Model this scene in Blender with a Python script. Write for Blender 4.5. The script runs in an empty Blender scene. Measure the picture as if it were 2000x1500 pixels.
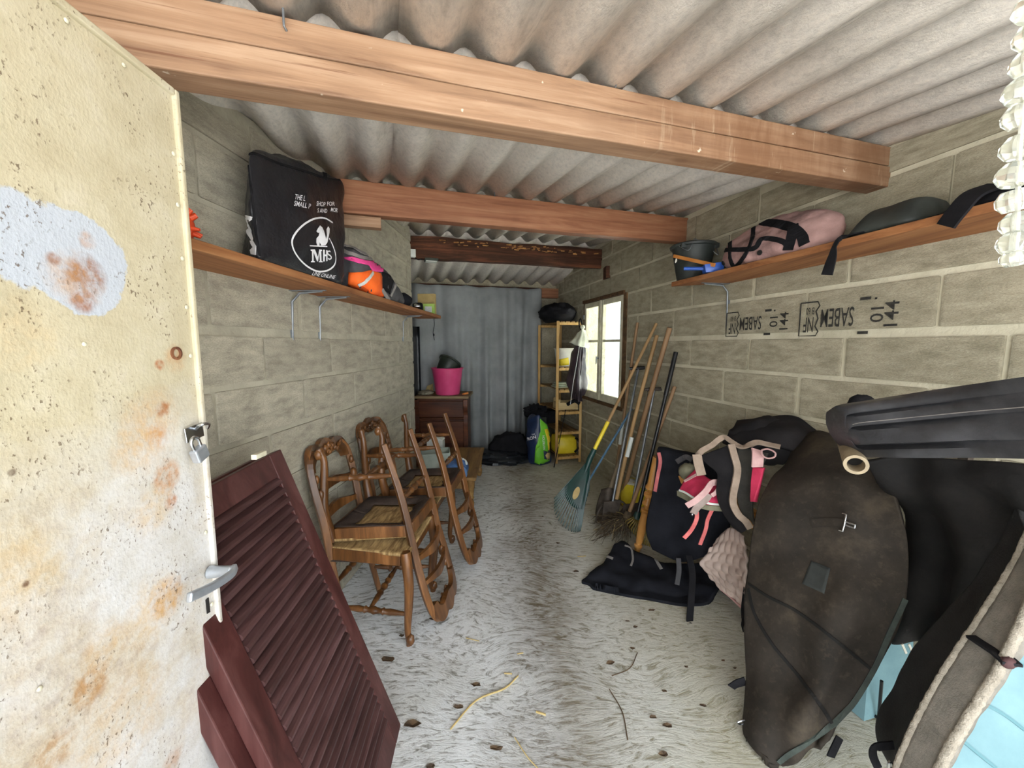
import bpy, bmesh, math, random
import numpy as np
from mathutils import Vector, Matrix, noise
from mathutils.bvhtree import BVHTree
random.seed(7)
S = bpy.context.scene
COL = S.collection

# ------------------------------------------------------------------ camera, light, exposure
FPX = 745.0; PITCH = math.atan(76/745.0); CAMH = 1.40
cp, sp = math.cos(PITCH), math.sin(PITCH)
cam = bpy.data.objects.new('camera', bpy.data.cameras.new('camera'))
COL.objects.link(cam)
cam.data.sensor_fit = 'HORIZONTAL'; cam.data.sensor_width = 36.0
cam.data.lens = 36.0*FPX/2000.0
cam.data.clip_start = 0.02
cam.location = (0, 0, CAMH)
cam.rotation_euler = (math.pi/2-PITCH, 0, 0)
S.camera = cam
W = bpy.data.worlds.new('sky'); S.world = W; W.use_nodes = True
bg = W.node_tree.nodes['Background']
bg.inputs['Color'].default_value = (0.80, 0.91, 1.0, 1)
bg.inputs['Strength'].default_value = 0.9
sun = bpy.data.objects.new('hazy_sun', bpy.data.lights.new('hazy_sun', 'SUN')); COL.objects.link(sun)   # wide soft fill lamp added behind the camera to brighten the room
sun.data.energy = 2.6; sun.data.angle = math.radians(120); sun.data.color = (.95, .98, 1.0)
sun.rotation_euler = (math.radians(76), 0, math.radians(-3))
sun2 = bpy.data.objects.new('sun', bpy.data.lights.new('sun', 'SUN')); COL.objects.link(sun2)          # the sun itself, high behind the shed: it only reaches the ground outside
sun2.data.energy = 17.0; sun2.data.angle = math.radians(.6); sun2.data.color = (1.0, .97, .93)
sun2.rotation_euler = (math.radians(-33), 0, math.radians(12))
S.view_settings.view_transform = 'Standard'
S.view_settings.look = 'None'
S.view_settings.gamma = 1.0
S.view_settings.use_curve_mapping = False
S.view_settings.exposure = 1.7
S.cycles.use_denoising = True
S.cycles.max_bounces = 10
S.cycles.diffuse_bounces = 7

# ------------------------------------------------------------------ measuring helpers (pixel of the photograph + real depth -> point)
def ray(px, py):
    u = (px-1000)/FPX; v = (750-py)/FPX
    return Vector((u, cp+sp*v, -sp+cp*v))
ORI = Vector((0, 0, CAMH))
def P(px, py, d):
    r = ray(px, py); return ORI + r*(d/r.y)
def F(px, py, z=0.0):
    r = ray(px, py); return ORI + r*((z-CAMH)/r.z)
def RW(px, py, off=0.0):
    r = ray(px, py); return ORI + r*((1.905-off*1.027)/(r.x+.235*r.y))
def LW(px, py, off=0.0):
    r = ray(px, py); return ORI + r*((-1.10+off)/(r.x-.06*r.y))
LX, LY = .9494, .3139
def RBp(px, py, b):
    r = ray(px, py); return ORI + r*(b/(-LY*r.x+LX*r.y))
def AB(a, b, z): return Vector((a*LX-b*LY, a*LY+b*LX, z))
def DW(px, py, off=0.0):
    r = ray(px, py); return ORI + r*((-.6114+off)/(r.x+.052*r.y))

# ------------------------------------------------------------------ object helpers
WORLD = {}
def tag(o, label=None, cat=None, group=None, kind=None):
    if label: o['label'] = label
    if cat: o['category'] = cat
    if group: o['group'] = group
    if kind: o['kind'] = kind
    return o
def thing(name, label, cat, loc=(0, 0, 0), group=None, kind=None):
    o = bpy.data.objects.new(name, None); COL.objects.link(o)
    o.empty_display_size = .05
    o.location = loc; WORLD[o.name] = Vector(loc)
    return tag(o, label, cat, group, kind)
def copy_tree(o, parent=None):
    c = o.copy(); COL.objects.link(c)
    if parent: c.parent = parent
    for ch in list(o.children): copy_tree(ch, c)
    return c

class MB:
    def __init__(s): s.v = []; s.f = []
    def add(s, vs, fs):
        n = len(s.v); s.v += [Vector(v) for v in vs]; s.f += [tuple(i+n for i in f) for f in fs]; return s
    def hexa(s, c):           # 8 corners: bottom 4 ccw, top 4 ccw
        return s.add(c, [(3,2,1,0),(4,5,6,7),(0,1,5,4),(1,2,6,5),(2,3,7,6),(3,0,4,7)])
    def box(s, c, size, M=None):
        c = Vector(c); x, y, z = [k/2 for k in size]
        q = [Vector(k) for k in ((-x,-y,-z),(x,-y,-z),(x,y,-z),(-x,y,-z),(-x,-y,z),(x,-y,z),(x,y,z),(-x,y,z))]
        if M is not None: q = [M @ k for k in q]
        return s.hexa([c+k for k in q])
    def bar(s, p0, p1, w, h, up=(0,0,1), w1=None, h1=None):
        p0, p1 = Vector(p0), Vector(p1); d = (p1-p0).normalized()
        x = d.cross(Vector(up)).normalized(); y = x.cross(d).normalized()
        w1 = w if w1 is None else w1; h1 = h if h1 is None else h1
        c = []
        for p, ww, hh in ((p0, w, h), (p1, w1, h1)):
            c += [p-x*ww/2-y*hh/2, p+x*ww/2-y*hh/2, p+x*ww/2+y*hh/2, p-x*ww/2+y*hh/2]
        return s.hexa(c)
    def tube(s, pts, r, seg=10, cap=True, flat=None):
        pts = [Vector(p) for p in pts]; n = len(pts)
        rs = r if isinstance(r, (list, tuple)) else [r]*n
        t0 = (pts[1]-pts[0]).normalized()
        a = Vector((0,0,1)) if abs(t0.z) < .9 else Vector((1,0,0))
        nx = t0.cross(a).normalized(); base = len(s.v); vs = []; fs = []
        for i in range(n):
            t = (pts[min(i+1,n-1)]-pts[max(i-1,0)])
            t = t.normalized() if t.length > 1e-9 else t0
            nx = (nx-t*nx.dot(t)).normalized(); ny = t.cross(nx)
            for k in range(seg):
                an = 2*math.pi*k/seg
                vs.append(pts[i]+(nx*math.cos(an)+ny*math.sin(an)*(flat or 1))*rs[i])
        for i in range(n-1):
            for k in range(seg):
                k2 = (k+1) % seg
                fs.append((i*seg+k, i*seg+k2, (i+1)*seg+k2, (i+1)*seg+k))
        if cap:
            fs.append(tuple(reversed(range(seg)))); fs.append(tuple((n-1)*seg+k for k in range(seg)))
        return s.add(vs, fs)
    def ribbon(s, pts, width, thick, nrm):   # flat strap; nrm = face normal or list
        pts = [Vector(p) for p in pts]; n = len(pts); vs = []; fs = []
        for i in range(n):
            t = (pts[min(i+1,n-1)]-pts[max(i-1,0)]).normalized()
            nn = Vector(nrm[i] if isinstance(nrm, list) else nrm); nn = (nn-t*nn.dot(t)).normalized()
            x = t.cross(nn); w = width[i] if isinstance(width, list) else width
            for a, b in ((-1,-1),(1,-1),(1,1),(-1,1)): vs.append(pts[i]+x*a*w/2+nn*b*thick/2)
        for i in range(n-1):
            for k in range(4): fs.append((i*4+k, i*4+(k+1)%4, i*4+4+(k+1)%4, i*4+4+k))
        fs.append((3,2,1,0)); fs.append(tuple(n*4-4+k for k in range(4)))
        return s.add(vs, fs)
    def lathe(s, prof, M, seg=20, cap=True):   # prof [(r,z)]
        vs = []; fs = []; n = len(prof)
        for r, z in prof:
            for k in range(seg):
                a = 2*math.pi*k/seg; vs.append(M @ Vector((r*math.cos(a), r*math.sin(a), z)))
        for i in range(n-1):
            for k in range(seg):
                k2 = (k+1) % seg; fs.append((i*seg+k, i*seg+k2, (i+1)*seg+k2, (i+1)*seg+k))
        if cap:
            fs.append(tuple(reversed(range(seg)))); fs.append(tuple((n-1)*seg+k for k in range(seg)))
        return s.add(vs, fs)
    def grid(s, g, closed=False):
        n, m = len(g), len(g[0]); fs = []
        for i in range(n-1):
            for j in range(m if closed else m-1):
                j2 = (j+1) % m; fs.append((i*m+j, i*m+j2, (i+1)*m+j2, (i+1)*m+j))
        return s.add([p for r in g for p in r], fs)
    def prism(s, poly, d):    # polygon (3d pts) extruded by vector d
        poly = [Vector(p) for p in poly]; n = len(poly); d = Vector(d)
        return s.add(poly+[p+d for p in poly], [tuple(reversed(range(n))), tuple(range(n, 2*n))]+[(i,(i+1)%n,n+(i+1)%n,n+i) for i in range(n)])
    def blob(s, c, r, amp=.12, freq=3.0, seed=0, nu=28, nv=16, M=None, flat=None):
        c = Vector(c); g = []
        for i in range(nv+1):
            th = math.pi*i/nv; row = []
            for j in range(nu):
                ph = 2*math.pi*j/nu
                d = Vector((math.sin(th)*math.cos(ph), math.sin(th)*math.sin(ph), math.cos(th)))
                k = 1+amp*(noise.noise(d*freq+Vector((seed*7.3, seed, 0)))+.5*noise.noise(d*freq*2.3+Vector((seed, 3, seed*2))))
                q = Vector((d.x*r[0], d.y*r[1], d.z*r[2]))*k
                if M is not None: q = M @ q
                q = c+q
                if flat is not None and q.z < flat: q.z = flat
                row.append(q)
            g.append(row)
        return s.grid(g, True)
    def build(s, name, mat, parent=None, smooth=False, bevel=0, sub=0, solid=0, local=False, kind=None, weld=False):
        me = bpy.data.meshes.new(name)
        if parent is not None and not local:
            off = WORLD.get(parent.name, Vector((0,0,0)))
        elif parent is None and not local:
            a = np.array([v[:] for v in s.v]); mn, mx = a.min(0), a.max(0)
            off = Vector(((mn[0]+mx[0])/2, (mn[1]+mx[1])/2, mn[2]))
        else: off = Vector((0,0,0))
        me.from_pydata([tuple(v-off) for v in s.v], [], s.f)
        bm = bmesh.new(); bm.from_mesh(me)
        if weld: bmesh.ops.remove_doubles(bm, verts=bm.verts, dist=1e-5)
        bmesh.ops.recalc_face_normals(bm, faces=bm.faces)
        if smooth:
            for f in bm.faces: f.smooth = True
            for e in bm.edges:
                if len(e.link_faces) == 2 and e.calc_face_angle(0) > .9: e.smooth = False
        bm.to_mesh(me); bm.free()
        o = bpy.data.objects.new(name, me); COL.objects.link(o)
        if mat: me.materials.append(mat)
        if parent is not None:
            o.parent = parent
            if not local: WORLD[o.name] = off
        elif not local:
            o.location = off; WORLD[o.name] = off
        if bevel:
            b = o.modifiers.new('b', 'BEVEL'); b.width = bevel; b.segments = 2; b.limit_method = 'ANGLE'; b.angle_limit = .6
        if solid:
            b = o.modifiers.new('s', 'SOLIDIFY'); b.thickness = solid; b.offset = -1
        if sub:
            b = o.modifiers.new('u', 'SUBSURF'); b.levels = sub; b.render_levels = sub
        if kind: o['kind'] = kind
        return o

def cr(p0, p1, p2, p3, t):
    return .5*((2*p1)+(p2-p0)*t+(2*p0-5*p1+4*p2-p3)*t*t+(3*p1-p0-3*p2+p3)*t**3)
def spline(pts, n, closed=False):
    pts = [Vector(p) for p in pts]; m = len(pts); out = []
    segs = m if closed else m-1
    for i in range(n if closed else n+1):
        t = i*segs/n; k = min(int(t), segs-1); f = t-k
        if closed: q = [pts[(k+j) % m] for j in (-1,0,1,2)]
        else:
            q = [pts[max(k-1,0)], pts[k], pts[k+1], pts[min(k+2,m-1)]]
            if k == 0: q[0] = 2*pts[0]-pts[1]
            if k+2 > m-1: q[3] = 2*pts[-1]-pts[-2]
        out.append(cr(*q, f))
    return out
def patch(rows, nu=40, nv=40, amp=0.0, freq=6.0, seed=0, folds=0.0, ffreq=20.0):
    R = [spline(r, nu) for r in rows]
    cols = [spline([R[i][j] for i in range(len(R))], nv) for j in range(nu+1)]
    g = [[cols[j][i] for j in range(nu+1)] for i in range(nv+1)]
    if amp or folds:
        out = []
        for i in range(nv+1):
            row = []
            for j in range(nu+1):
                a = g[min(i+1,nv)][j]-g[max(i-1,0)][j]; b = g[i][min(j+1,nu)]-g[i][max(j-1,0)]
                n = a.cross(b); n = n.normalized() if n.length > 1e-12 else Vector((0,0,1))
                p = g[i][j]; sv = Vector((seed*3.1, seed*1.7, seed))
                h = amp*(noise.noise(p*freq+sv)+.5*noise.noise(p*freq*2.1+sv))
                if folds: h += folds*math.sin(j/nu*ffreq+2.5*noise.noise(p*2.5+sv))*(.4+.6*i/nv)
                row.append(p+n*h)
            out.append(row)
        g = out
    return g
def px_rows(rows): return [[P(*q) for q in r] for r in rows]
def bvh_of(*objs):
    vs = []; fs = []
    for o in objs:
        w = WORLD.get(o.parent.name) if o.parent else o.location
        w = w if w is not None else Vector((0,0,0)); n = len(vs)
        vs += [v.co+w for v in o.data.vertices]; fs += [tuple(i+n for i in p.vertices) for p in o.data.polygons]
    return BVHTree.FromPolygons(vs, fs)
def onto(b, px, py, off=.003, fallback=None):
    r = ray(px, py).normalized(); h, n, i, d = b.ray_cast(ORI, r)
    if h is None:
        if fallback is None: return None, None
        return P(px, py, fallback), -r
    if n.dot(r) > 0: n = -n
    return h+n*off, n
def stroke(mb, b, pts, width, thick=.003, off=.002, n=None, closed=False):   # a flat band laid on a surface
    q = spline([Vector((x, y, 0)) for x, y in pts], n or len(pts)*6, closed)
    if closed: q.append(q[0])
    pp = []; nn = []
    for k in q:
        h, m = onto(b, k.x, k.y, off)
        if h is not None: pp.append(h); nn.append(m)
    if len(pp) > 1: mb.ribbon(pp, width, thick, nn)
    return mb
def text_tris(s, size=1.0, bold=0.0, align='LEFT', sub=0):
    cu = bpy.data.curves.new('t', 'FONT'); cu.body = s; cu.size = size; cu.offset = bold; cu.align_x = align; cu.resolution_u = 3
    o = bpy.data.objects.new('t', cu); COL.objects.link(o)
    bpy.context.view_layer.update()
    me = bpy.data.meshes.new_from_object(o.evaluated_get(bpy.context.evaluated_depsgraph_get()))
    bm = bmesh.new(); bm.from_mesh(me)
    bmesh.ops.triangulate(bm, faces=bm.faces)
    for _ in range(sub): bmesh.ops.subdivide_edges(bm, edges=bm.edges, cuts=1, use_grid_fill=True)
    vs = [(v.co.x, v.co.y) for v in bm.verts]; fs = [tuple(v.index for v in f.verts) for f in bm.faces]
    bm.free(); bpy.data.meshes.remove(me); bpy.data.objects.remove(o); bpy.data.curves.remove(cu)
    return vs, fs

# ------------------------------------------------------------------ materials
def lin(h):
    h = h.lstrip('#'); c = [int(h[i:i+2], 16)/255 for i in (0,2,4)]
    return tuple(k/12.92 if k <= .04045 else ((k+.055)/1.055)**2.4 for k in c)+(1,)
class NT:
    def __init__(s, name):
        s.m = bpy.data.materials.new(name); s.m.use_nodes = True; s.t = s.m.node_tree
        s.b = s.t.nodes['Principled BSDF']; s.tc = s.n('ShaderNodeTexCoord')
    def n(s, t, **k):
        o = s.t.nodes.new(t)
        for a, b in k.items(): setattr(o, a, b)
        return o
    def l(s, a, b): s.t.links.new(a, b)
    def mapping(s, scale, rnd=False, rot=(0,0,0)):
        m = s.n('ShaderNodeMapping'); m.inputs['Scale'].default_value = scale; m.inputs['Rotation'].default_value = rot
        s.l(s.tc.outputs['Object'], m.inputs['Vector'])
        if rnd:
            oi = s.n('ShaderNodeObjectInfo'); mu = s.n('ShaderNodeMath', operation='MULTIPLY'); mu.inputs[1].default_value = 50
            s.l(oi.outputs['Random'], mu.inputs[0])
            va = s.n('ShaderNodeVectorMath', operation='ADD'); s.l(m.outputs[0], va.inputs[0]); s.l(mu.outputs[0], va.inputs[1])
            return va.outputs[0]
        return m.outputs[0]
    def noise(s, vec, scale, detail=6, rough=.6, dist=0):
        n = s.n('ShaderNodeTexNoise'); n.inputs['Scale'].default_value = scale; n.inputs['Detail'].default_value = detail
        n.inputs['Roughness'].default_value = rough; n.inputs['Distortion'].default_value = dist; s.l(vec, n.inputs['Vector']); return n.outputs['Fac']
    def ramp(s, fac, stops):
        r = s.n('ShaderNodeValToRGB'); e = r.color_ramp.elements
        while len(e) < len(stops): e.new(.5)
        for k, (p, c) in zip(e, stops): k.position = p; k.color = c
        s.l(fac, r.inputs[0]); return r.outputs[0]
    def mix(s, fac, a, b, mode='MIX'):
        m = s.n('ShaderNodeMix', data_type='RGBA', blend_type=mode)
        for sock, v in ((m.inputs[0], fac), (m.inputs[6], a), (m.inputs[7], b)):
            if isinstance(v, (float, int)): sock.default_value = v
            elif isinstance(v, tuple): sock.default_value = v
            else: s.l(v, sock)
        return m.outputs[2]
    def math(s, op, a, b=None, clamp=False):
        m = s.n('ShaderNodeMath', operation=op); m.use_clamp = clamp
        for i, v in enumerate((a, b)):
            if v is None: continue
            if isinstance(v, (float, int)): m.inputs[i].default_value = v
            else: s.l(v, m.inputs[i])
        return m.outputs[0]
    def bump(s, h, strength=.3, dist=.01, prev=None):
        b = s.n('ShaderNodeBump'); b.inputs['Strength'].default_value = strength; b.inputs['Distance'].default_value = dist
        s.l(h, b.inputs['Height'])
        if prev is not None: s.l(prev, b.inputs['Normal'])
        s.l(b.outputs[0], s.b.inputs['Normal']); return b.outputs[0]
    def col(s, c): s.l(c, s.b.inputs['Base Color']) if not isinstance(c, tuple) else setattr(s.b.inputs['Base Color'], 'default_value', c)
BW = ((0,0,0,1),(1,1,1,1))
def simple(name, c1, c2=None, rough=.75, scale=6, stretch=(1,1,1), bump=.25, bscale=80, bdist=.004, metal=0, spec=.5, rnd=False, lo=.35, hi=.65, coat=0, sheen=0):
    t = NT(name); v = t.mapping(stretch, rnd)
    if c2: t.col(t.ramp(t.noise(v, scale), [(lo, lin(c1)), (hi, lin(c2))]))
    else: t.col(lin(c1))
    t.b.inputs['Roughness'].default_value = rough; t.b.inputs['Metallic'].default_value = metal
    t.b.inputs['Specular IOR Level'].default_value = spec
    if coat: t.b.inputs['Coat Weight'].default_value = coat
    if sheen: t.b.inputs['Sheen Weight'].default_value = sheen
    if bump: t.bump(t.noise(v, bscale, 4), bump, bdist)
    return t.m
def wood(name, dark, mid, light, axis=0, grain=14, rough=.6, rnd=True, knots=True, bump=.2, spec=.35):
    st = [grain]*3; st[axis] = 1.0
    t = NT(name); v = t.mapping(tuple(st), rnd)
    n1 = t.noise(v, 1.6, 8, .65, .6); n2 = t.noise(t.mapping((1.5,1.5,1.5), rnd), 1.3, 4)
    c = t.ramp(n1, [(.3, lin(dark)), (.5, lin(mid)), (.7, lin(light))])
    c = t.mix(t.ramp(n2, [(.4, BW[0]), (.75, BW[1])]), c, t.mix(.55, c, lin(dark)))
    if knots:
        ks = [5.0]*3; ks[axis] = 2.2
        vo = t.n('ShaderNodeTexVoronoi'); vo.inputs['Scale'].default_value = 1.3; t.l(t.mapping(tuple(ks), rnd), vo.inputs['Vector'])
        c = t.mix(t.ramp(vo.outputs['Distance'], [(.05, (.75,.75,.75,1)), (.13, BW[0])]), c, lin(dark))
    t.col(c); t.b.inputs['Roughness'].default_value = rough; t.b.inputs['Specular IOR Level'].default_value = spec
    t.bump(n1, bump, .004)
    return t.m

def m_block(name, a, b, c, algae=None):
    t = NT(name); v = t.mapping((1,1,1), True)
    oi = t.n('ShaderNodeObjectInfo')
    fine = t.noise(v, 70, 5, .7); big = t.noise(v, 5, 5, .6); mid = t.noise(v, 22, 4, .6)
    cc = t.ramp(big, [(.3, lin(a)), (.52, lin(b)), (.75, lin(c))])
    cc = t.mix(t.math('MULTIPLY', oi.outputs['Random'], .32), cc, lin(a))
    cc = t.mix(.55, cc, t.ramp(fine, [(.3, (.45,.45,.45,1)), (.5,(1,1,1,1)), (.75, (1.5,1.5,1.45,1))]), 'MULTIPLY')
    cc = t.mix(t.ramp(mid, [(.62, BW[0]), (.8, (.35,.35,.35,1))]), cc, lin(c))
    t.col(cc); t.b.inputs['Roughness'].default_value = .95; t.b.inputs['Specular IOR Level'].default_value = .15
    t.bump(t.math('ADD', fine, t.math('MULTIPLY', mid, .7)), .6, .006)
    return t.m
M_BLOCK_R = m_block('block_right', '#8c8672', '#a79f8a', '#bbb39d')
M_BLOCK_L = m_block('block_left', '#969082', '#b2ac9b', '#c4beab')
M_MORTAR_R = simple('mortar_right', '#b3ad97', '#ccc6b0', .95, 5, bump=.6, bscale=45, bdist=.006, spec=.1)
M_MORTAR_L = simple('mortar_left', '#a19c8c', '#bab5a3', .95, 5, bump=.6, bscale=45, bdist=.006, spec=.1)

def m_floor():
    t = NT('concrete_floor'); v = t.mapping((1,1,1))
    warp = t.n('ShaderNodeTexNoise'); warp.inputs['Scale'].default_value = 1.1; warp.inputs['Detail'].default_value = 2; t.l(v, warp.inputs['Vector'])
    va = t.n('ShaderNodeVectorMath', operation='MULTIPLY_ADD'); t.l(warp.outputs['Color'], va.inputs[0]); va.inputs[1].default_value = (.55,.55,0); t.l(v, va.inputs[2])
    ma = t.n('ShaderNodeMapping'); ma.inputs['Scale'].default_value = (9, 30, 1); ma.inputs['Rotation'].default_value = (0,0,.35); t.l(va.outputs[0], ma.inputs['Vector'])
    brush = t.noise(ma.outputs[0], 1.7, 8, .74, .9); fine = t.noise(v, 55, 6, .75); big = t.noise(v, 1.5, 6, .62); mid = t.noise(v, 8, 6, .65)
    base = t.ramp(big, [(.3, lin('#cbcbc7')), (.5, lin('#dfe1e2')), (.7, lin('#eceef0'))])
    sx = t.n('ShaderNodeSeparateXYZ'); t.l(t.tc.outputs['Object'], sx.inputs[0])
    # trodden dirt along the walkway (a mark that stays on the floor) and a yellower tone to its right
    ctr = t.math('ADD', t.math('ADD', t.math('MULTIPLY', sx.outputs['Y'], -.04), .10), t.math('MULTIPLY', t.noise(v, 1.1, 3, .55), .34))
    dx = t.math('ABSOLUTE', t.math('SUBTRACT', sx.outputs['X'], ctr))
    path = t.math('SUBTRACT', t.math('ADD', 1.0, t.math('MULTIPLY', t.math('SUBTRACT', big, .5), 3.0)), t.math('MULTIPLY', dx, 3.0), True)
    dirt = t.math('MULTIPLY', path, t.ramp(brush, [(.42, BW[1]), (.72, (.35,.35,.35,1))]))
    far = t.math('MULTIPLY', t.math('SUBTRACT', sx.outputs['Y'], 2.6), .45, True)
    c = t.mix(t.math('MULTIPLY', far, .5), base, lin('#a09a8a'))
    c = t.mix(t.ramp(brush, [(.37, (.95,.95,.95,1)), (.50, BW[0])]), c, lin('#817e76'))
    c = t.mix(t.math('MULTIPLY', dirt, .85), c, lin('#675a42'))
    yel = t.math('MULTIPLY', t.math('SUBTRACT', sx.outputs['X'], .15), 1.6, True)
    c = t.mix(t.math('MULTIPLY', yel, .55), c, lin('#a39a72'))
    c = t.mix(t.ramp(fine, [(.6, BW[0]), (.72, (.7,.7,.7,1))]), c, lin('#55503f'))
    c = t.mix(t.ramp(mid, [(.66, BW[0]), (.8, (.6,.6,.6,1))]), c, lin('#e0e0da'))
    t.col(c); t.b.inputs['Roughness'].default_value = .9; t.b.inputs['Specular IOR Level'].default_value = .25
    n = t.bump(brush, .55, .02); t.bump(fine, .4, .006, n)
    return t.m
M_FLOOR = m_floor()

def m_roof():
    t = NT('fibre_cement'); v = t.mapping((1,1,1), True)
    f = t.noise(v, 60, 6, .75); b = t.noise(v, 4, 6, .65); st = t.noise(t.mapping((3,.6,1), True), 5, 5, .6)
    c = t.ramp(b, [(.25, lin('#cbc4bb')), (.5, lin('#ded8d0')), (.75, lin('#e8e3dc'))])
    c = t.mix(.5, c, t.ramp(f, [(.3, (.6,.6,.6,1)), (.5, (1,1,1,1)), (.7, (1.25,1.22,1.18,1))]), 'MULTIPLY')
    c = t.mix(t.ramp(st, [(.6, BW[0]), (.78, (.5,.5,.5,1))]), c, lin('#7d7263'))
    t.col(c); t.b.inputs['Roughness'].default_value = .9; t.b.inputs['Specular IOR Level'].default_value = .2
    t.bump(f, .5, .006); return t.m
M_ROOF = m_roof()
M_BEAM1 = wood('pine_beam', '#775a45', '#9b7a5f', '#b3957a', 0, 18, .65)
t = NT('x'); bpy.data.materials.remove(t.m)
def stain_beam(m):
    t = NT.__new__(NT); t.m = m; t.t = m.node_tree; t.b = t.t.nodes['Principled BSDF']; t.tc = t.t.nodes['Texture Coordinate']
    src = t.b.inputs['Base Color'].links[0].from_socket; sx = t.n('ShaderNodeSeparateXYZ'); t.l(t.tc.outputs['Object'], sx.inputs[0])
    n = t.noise(t.mapping((2.2,1,.5)), 3, 6, .7, .4); dr = t.noise(t.mapping((16,1,2.5)), 1.6, 5, .6); sp = t.noise(t.mapping((5,5,5)), 4, 3)
    k = t.math('MULTIPLY', t.math('SUBTRACT', sx.outputs['X'], 1.75), 1.6, True)
    c = t.mix(t.math('MULTIPLY', t.math('MULTIPLY', k, t.ramp(n, [(.35, (.2,.2,.2,1)), (.6, BW[1])])), .75), src, lin('#6d4a30'))
    c = t.mix(t.math('MULTIPLY', k, t.ramp(dr, [(.62, BW[0]), (.74, (.6,.6,.6,1))])), c, lin('#c9b79c'))
    c = t.mix(t.ramp(sp, [(.69, BW[0]), (.73, (.75,.75,.75,1))]), c, lin('#d9cdb8'))
    cr_ = t.noise(t.mapping((.8,30,30)), 3, 5); c = t.mix(t.ramp(cr_, [(.30, (.7,.7,.7,1)), (.37, BW[0])]), c, lin('#6b4630'))
    t.col(c)
stain_beam(M_BEAM1)
M_BEAM2 = wood('reddish_beam', '#714630', '#96664a', '#ab7d5e', 0, 18, .6)
M_BEAM3 = wood('rotten_beam', '#22130c', '#4a2c1c', '#7d4a30', 0, 14, .8, bump=.8)
M_SPLINTER = simple('bare_splinter', '#b98a4f', '#8a5a2c', .8, 20)
M_PLANK = wood('shelf_plank', '#6f4428', '#94623c', '#aa7a50', 1, 16, .7)
M_STEEL = simple('galvanised', '#777b80', '#94989c', .45, 12, bump=.1, metal=.6)
M_CHROME = simple('chrome', '#c9ccd0', None, .22, bump=0, metal=1)
M_ALU = simple('brushed_aluminium', '#a9b0ba', '#c3c9d0', .42, 25, bump=.08, metal=.75)
M_CURTAIN = simple('grey_sheet', '#828586', '#989b9c', .92, 3, bump=.35, bscale=300, bdist=.001, spec=.1)
M_BLACKF = simple('black_fabric', '#131315', '#201f22', .9, 8, bump=.4, bscale=250, bdist=.002, spec=.15)
M_BLACKFU = simple('black_cotton', '#1b1a1c', '#2b292a', .92, 6, bump=.4, bscale=160, bdist=.002, spec=.12)
M_NAVYF = simple('navy_fabric', '#121318', '#1f2026', .9, 8, bump=.35, bscale=200, bdist=.002, spec=.15)
M_PLASTIC_BAG = simple('black_plastic', '#0f1114', '#1c2026', .35, 10, bump=.5, bscale=30, bdist=.01)
M_TOTE = simple('black_nylon', '#15151a', '#222226', .42, 6, bump=.5, bscale=11, bdist=.02, spec=.4)
M_WHITE_PRINT = simple('white_print', '#e6e6ea', None, .6, bump=0)
M_CHAIR = wood('walnut_chair', '#372010', '#65401f', '#926238', 2, 10, .35, rnd=True, knots=False, spec=.5)
M_RUSH = simple('rush_seat', '#7d6038', '#c4a570', .85, 3, (22,4,4), bump=.7, bscale=30, bdist=.006)
M_RUSHD = simple('torn_seat_cover', '#2a211c', '#4a3b33', .9, 8, bump=.5, bscale=50, bdist=.006)
M_SHUT = wood('maroon_shutter', '#2b1a1a', '#4a302f', '#66494a', 1, 10, .5, knots=False)
M_SHUTV = wood('maroon_stile', '#331816', '#4a2624', '#603b38', 2, 10, .45, knots=False)

# ------------------------------------------------------------------ structure
def roofz(x, y):
    a = x*LX+y*LY; b = -x*LY+y*LX
    return 2.15+.02*a+.085*(b-1.06) if b < 3.66 else 2.371+.02*a-.17*(b-3.66)
def RS(s, z, off=0.0):     # right wall point: s along the wall, off into the room
    return Vector((1.905-.2288*s-.9735*off, .9735*s-.2288*off, z))
def LS(s, z, off=0.0):     # left wall point
    return Vector((-1.10+.0599*s+.9982*off, .9982*s-.0599*off, z))

fl = MB().hexa([(-2.2,-.12,-.12),(2.3,-.12,-.12),(1.2,5.9,-.12),(-2.2,5.9,-.12),(-2.2,-.12,0),(2.3,-.12,0),(1.2,5.9,0),(-2.2,5.9,0)])
floor = MB(); floor.v = fl.v; floor.f = fl.f
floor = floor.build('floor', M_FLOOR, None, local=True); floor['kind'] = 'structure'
M_GROUND = simple('outside_gravel', '#bbbab7', '#d4d3d0', .95, 9, bump=.5, bscale=40, bdist=.02)
g = MB().box((0,3,-.08), (30,24,.1)).build('ground_outside', M_GROUND, None, local=True); g['kind'] = 'structure'

W_S0, W_S1, W_Z0, W_Z1 = 3.712, 4.617, .80, 1.885      # window opening in the right wall
def wall_prism(mb, fn, s0, s1, z0, z1, thick):
    n = 8; ss = [s0+(s1-s0)*i/n for i in range(n+1)]
    if z1 is None:
        top = [fn(s, 0) for s in ss]; top = [fn(s, roofz(p.x, p.y)+.06) for s, p in zip(ss, top)]
    else: top = [fn(s, z1) for s in ss]
    bot = [fn(s, z0) for s in ss]
    nrm = fn(0, 0, 0)-fn(0, 0, 1); nrm = nrm*thick
    for i in range(n):
        a, b, c, d = bot[i], bot[i+1], top[i+1], top[i]
        mb.hexa([a, b, b+nrm, a+nrm, d, c, c+nrm, d+nrm])
wr = thing('wall_right', None, None, (0,0,0), kind='structure')
mb = MB()
wall_prism(mb, RS, -.15, W_S0, 0, None, .2); wall_prism(mb, RS, W_S1, 5.9, 0, None, .2)
wall_prism(mb, RS, W_S0, W_S1, 0, W_Z0, .2); wall_prism(mb, RS, W_S0, W_S1, W_Z1, None, .2)
mb.build('mortar', M_MORTAR_R, wr)
wl = thing('wall_left', None, None, (0,0,0), kind='structure')
mb = MB(); wall_prism(mb, LS, -.15, 3.45, 0, None, .2); mb.build('mortar', M_MORTAR_L, wl)

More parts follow.
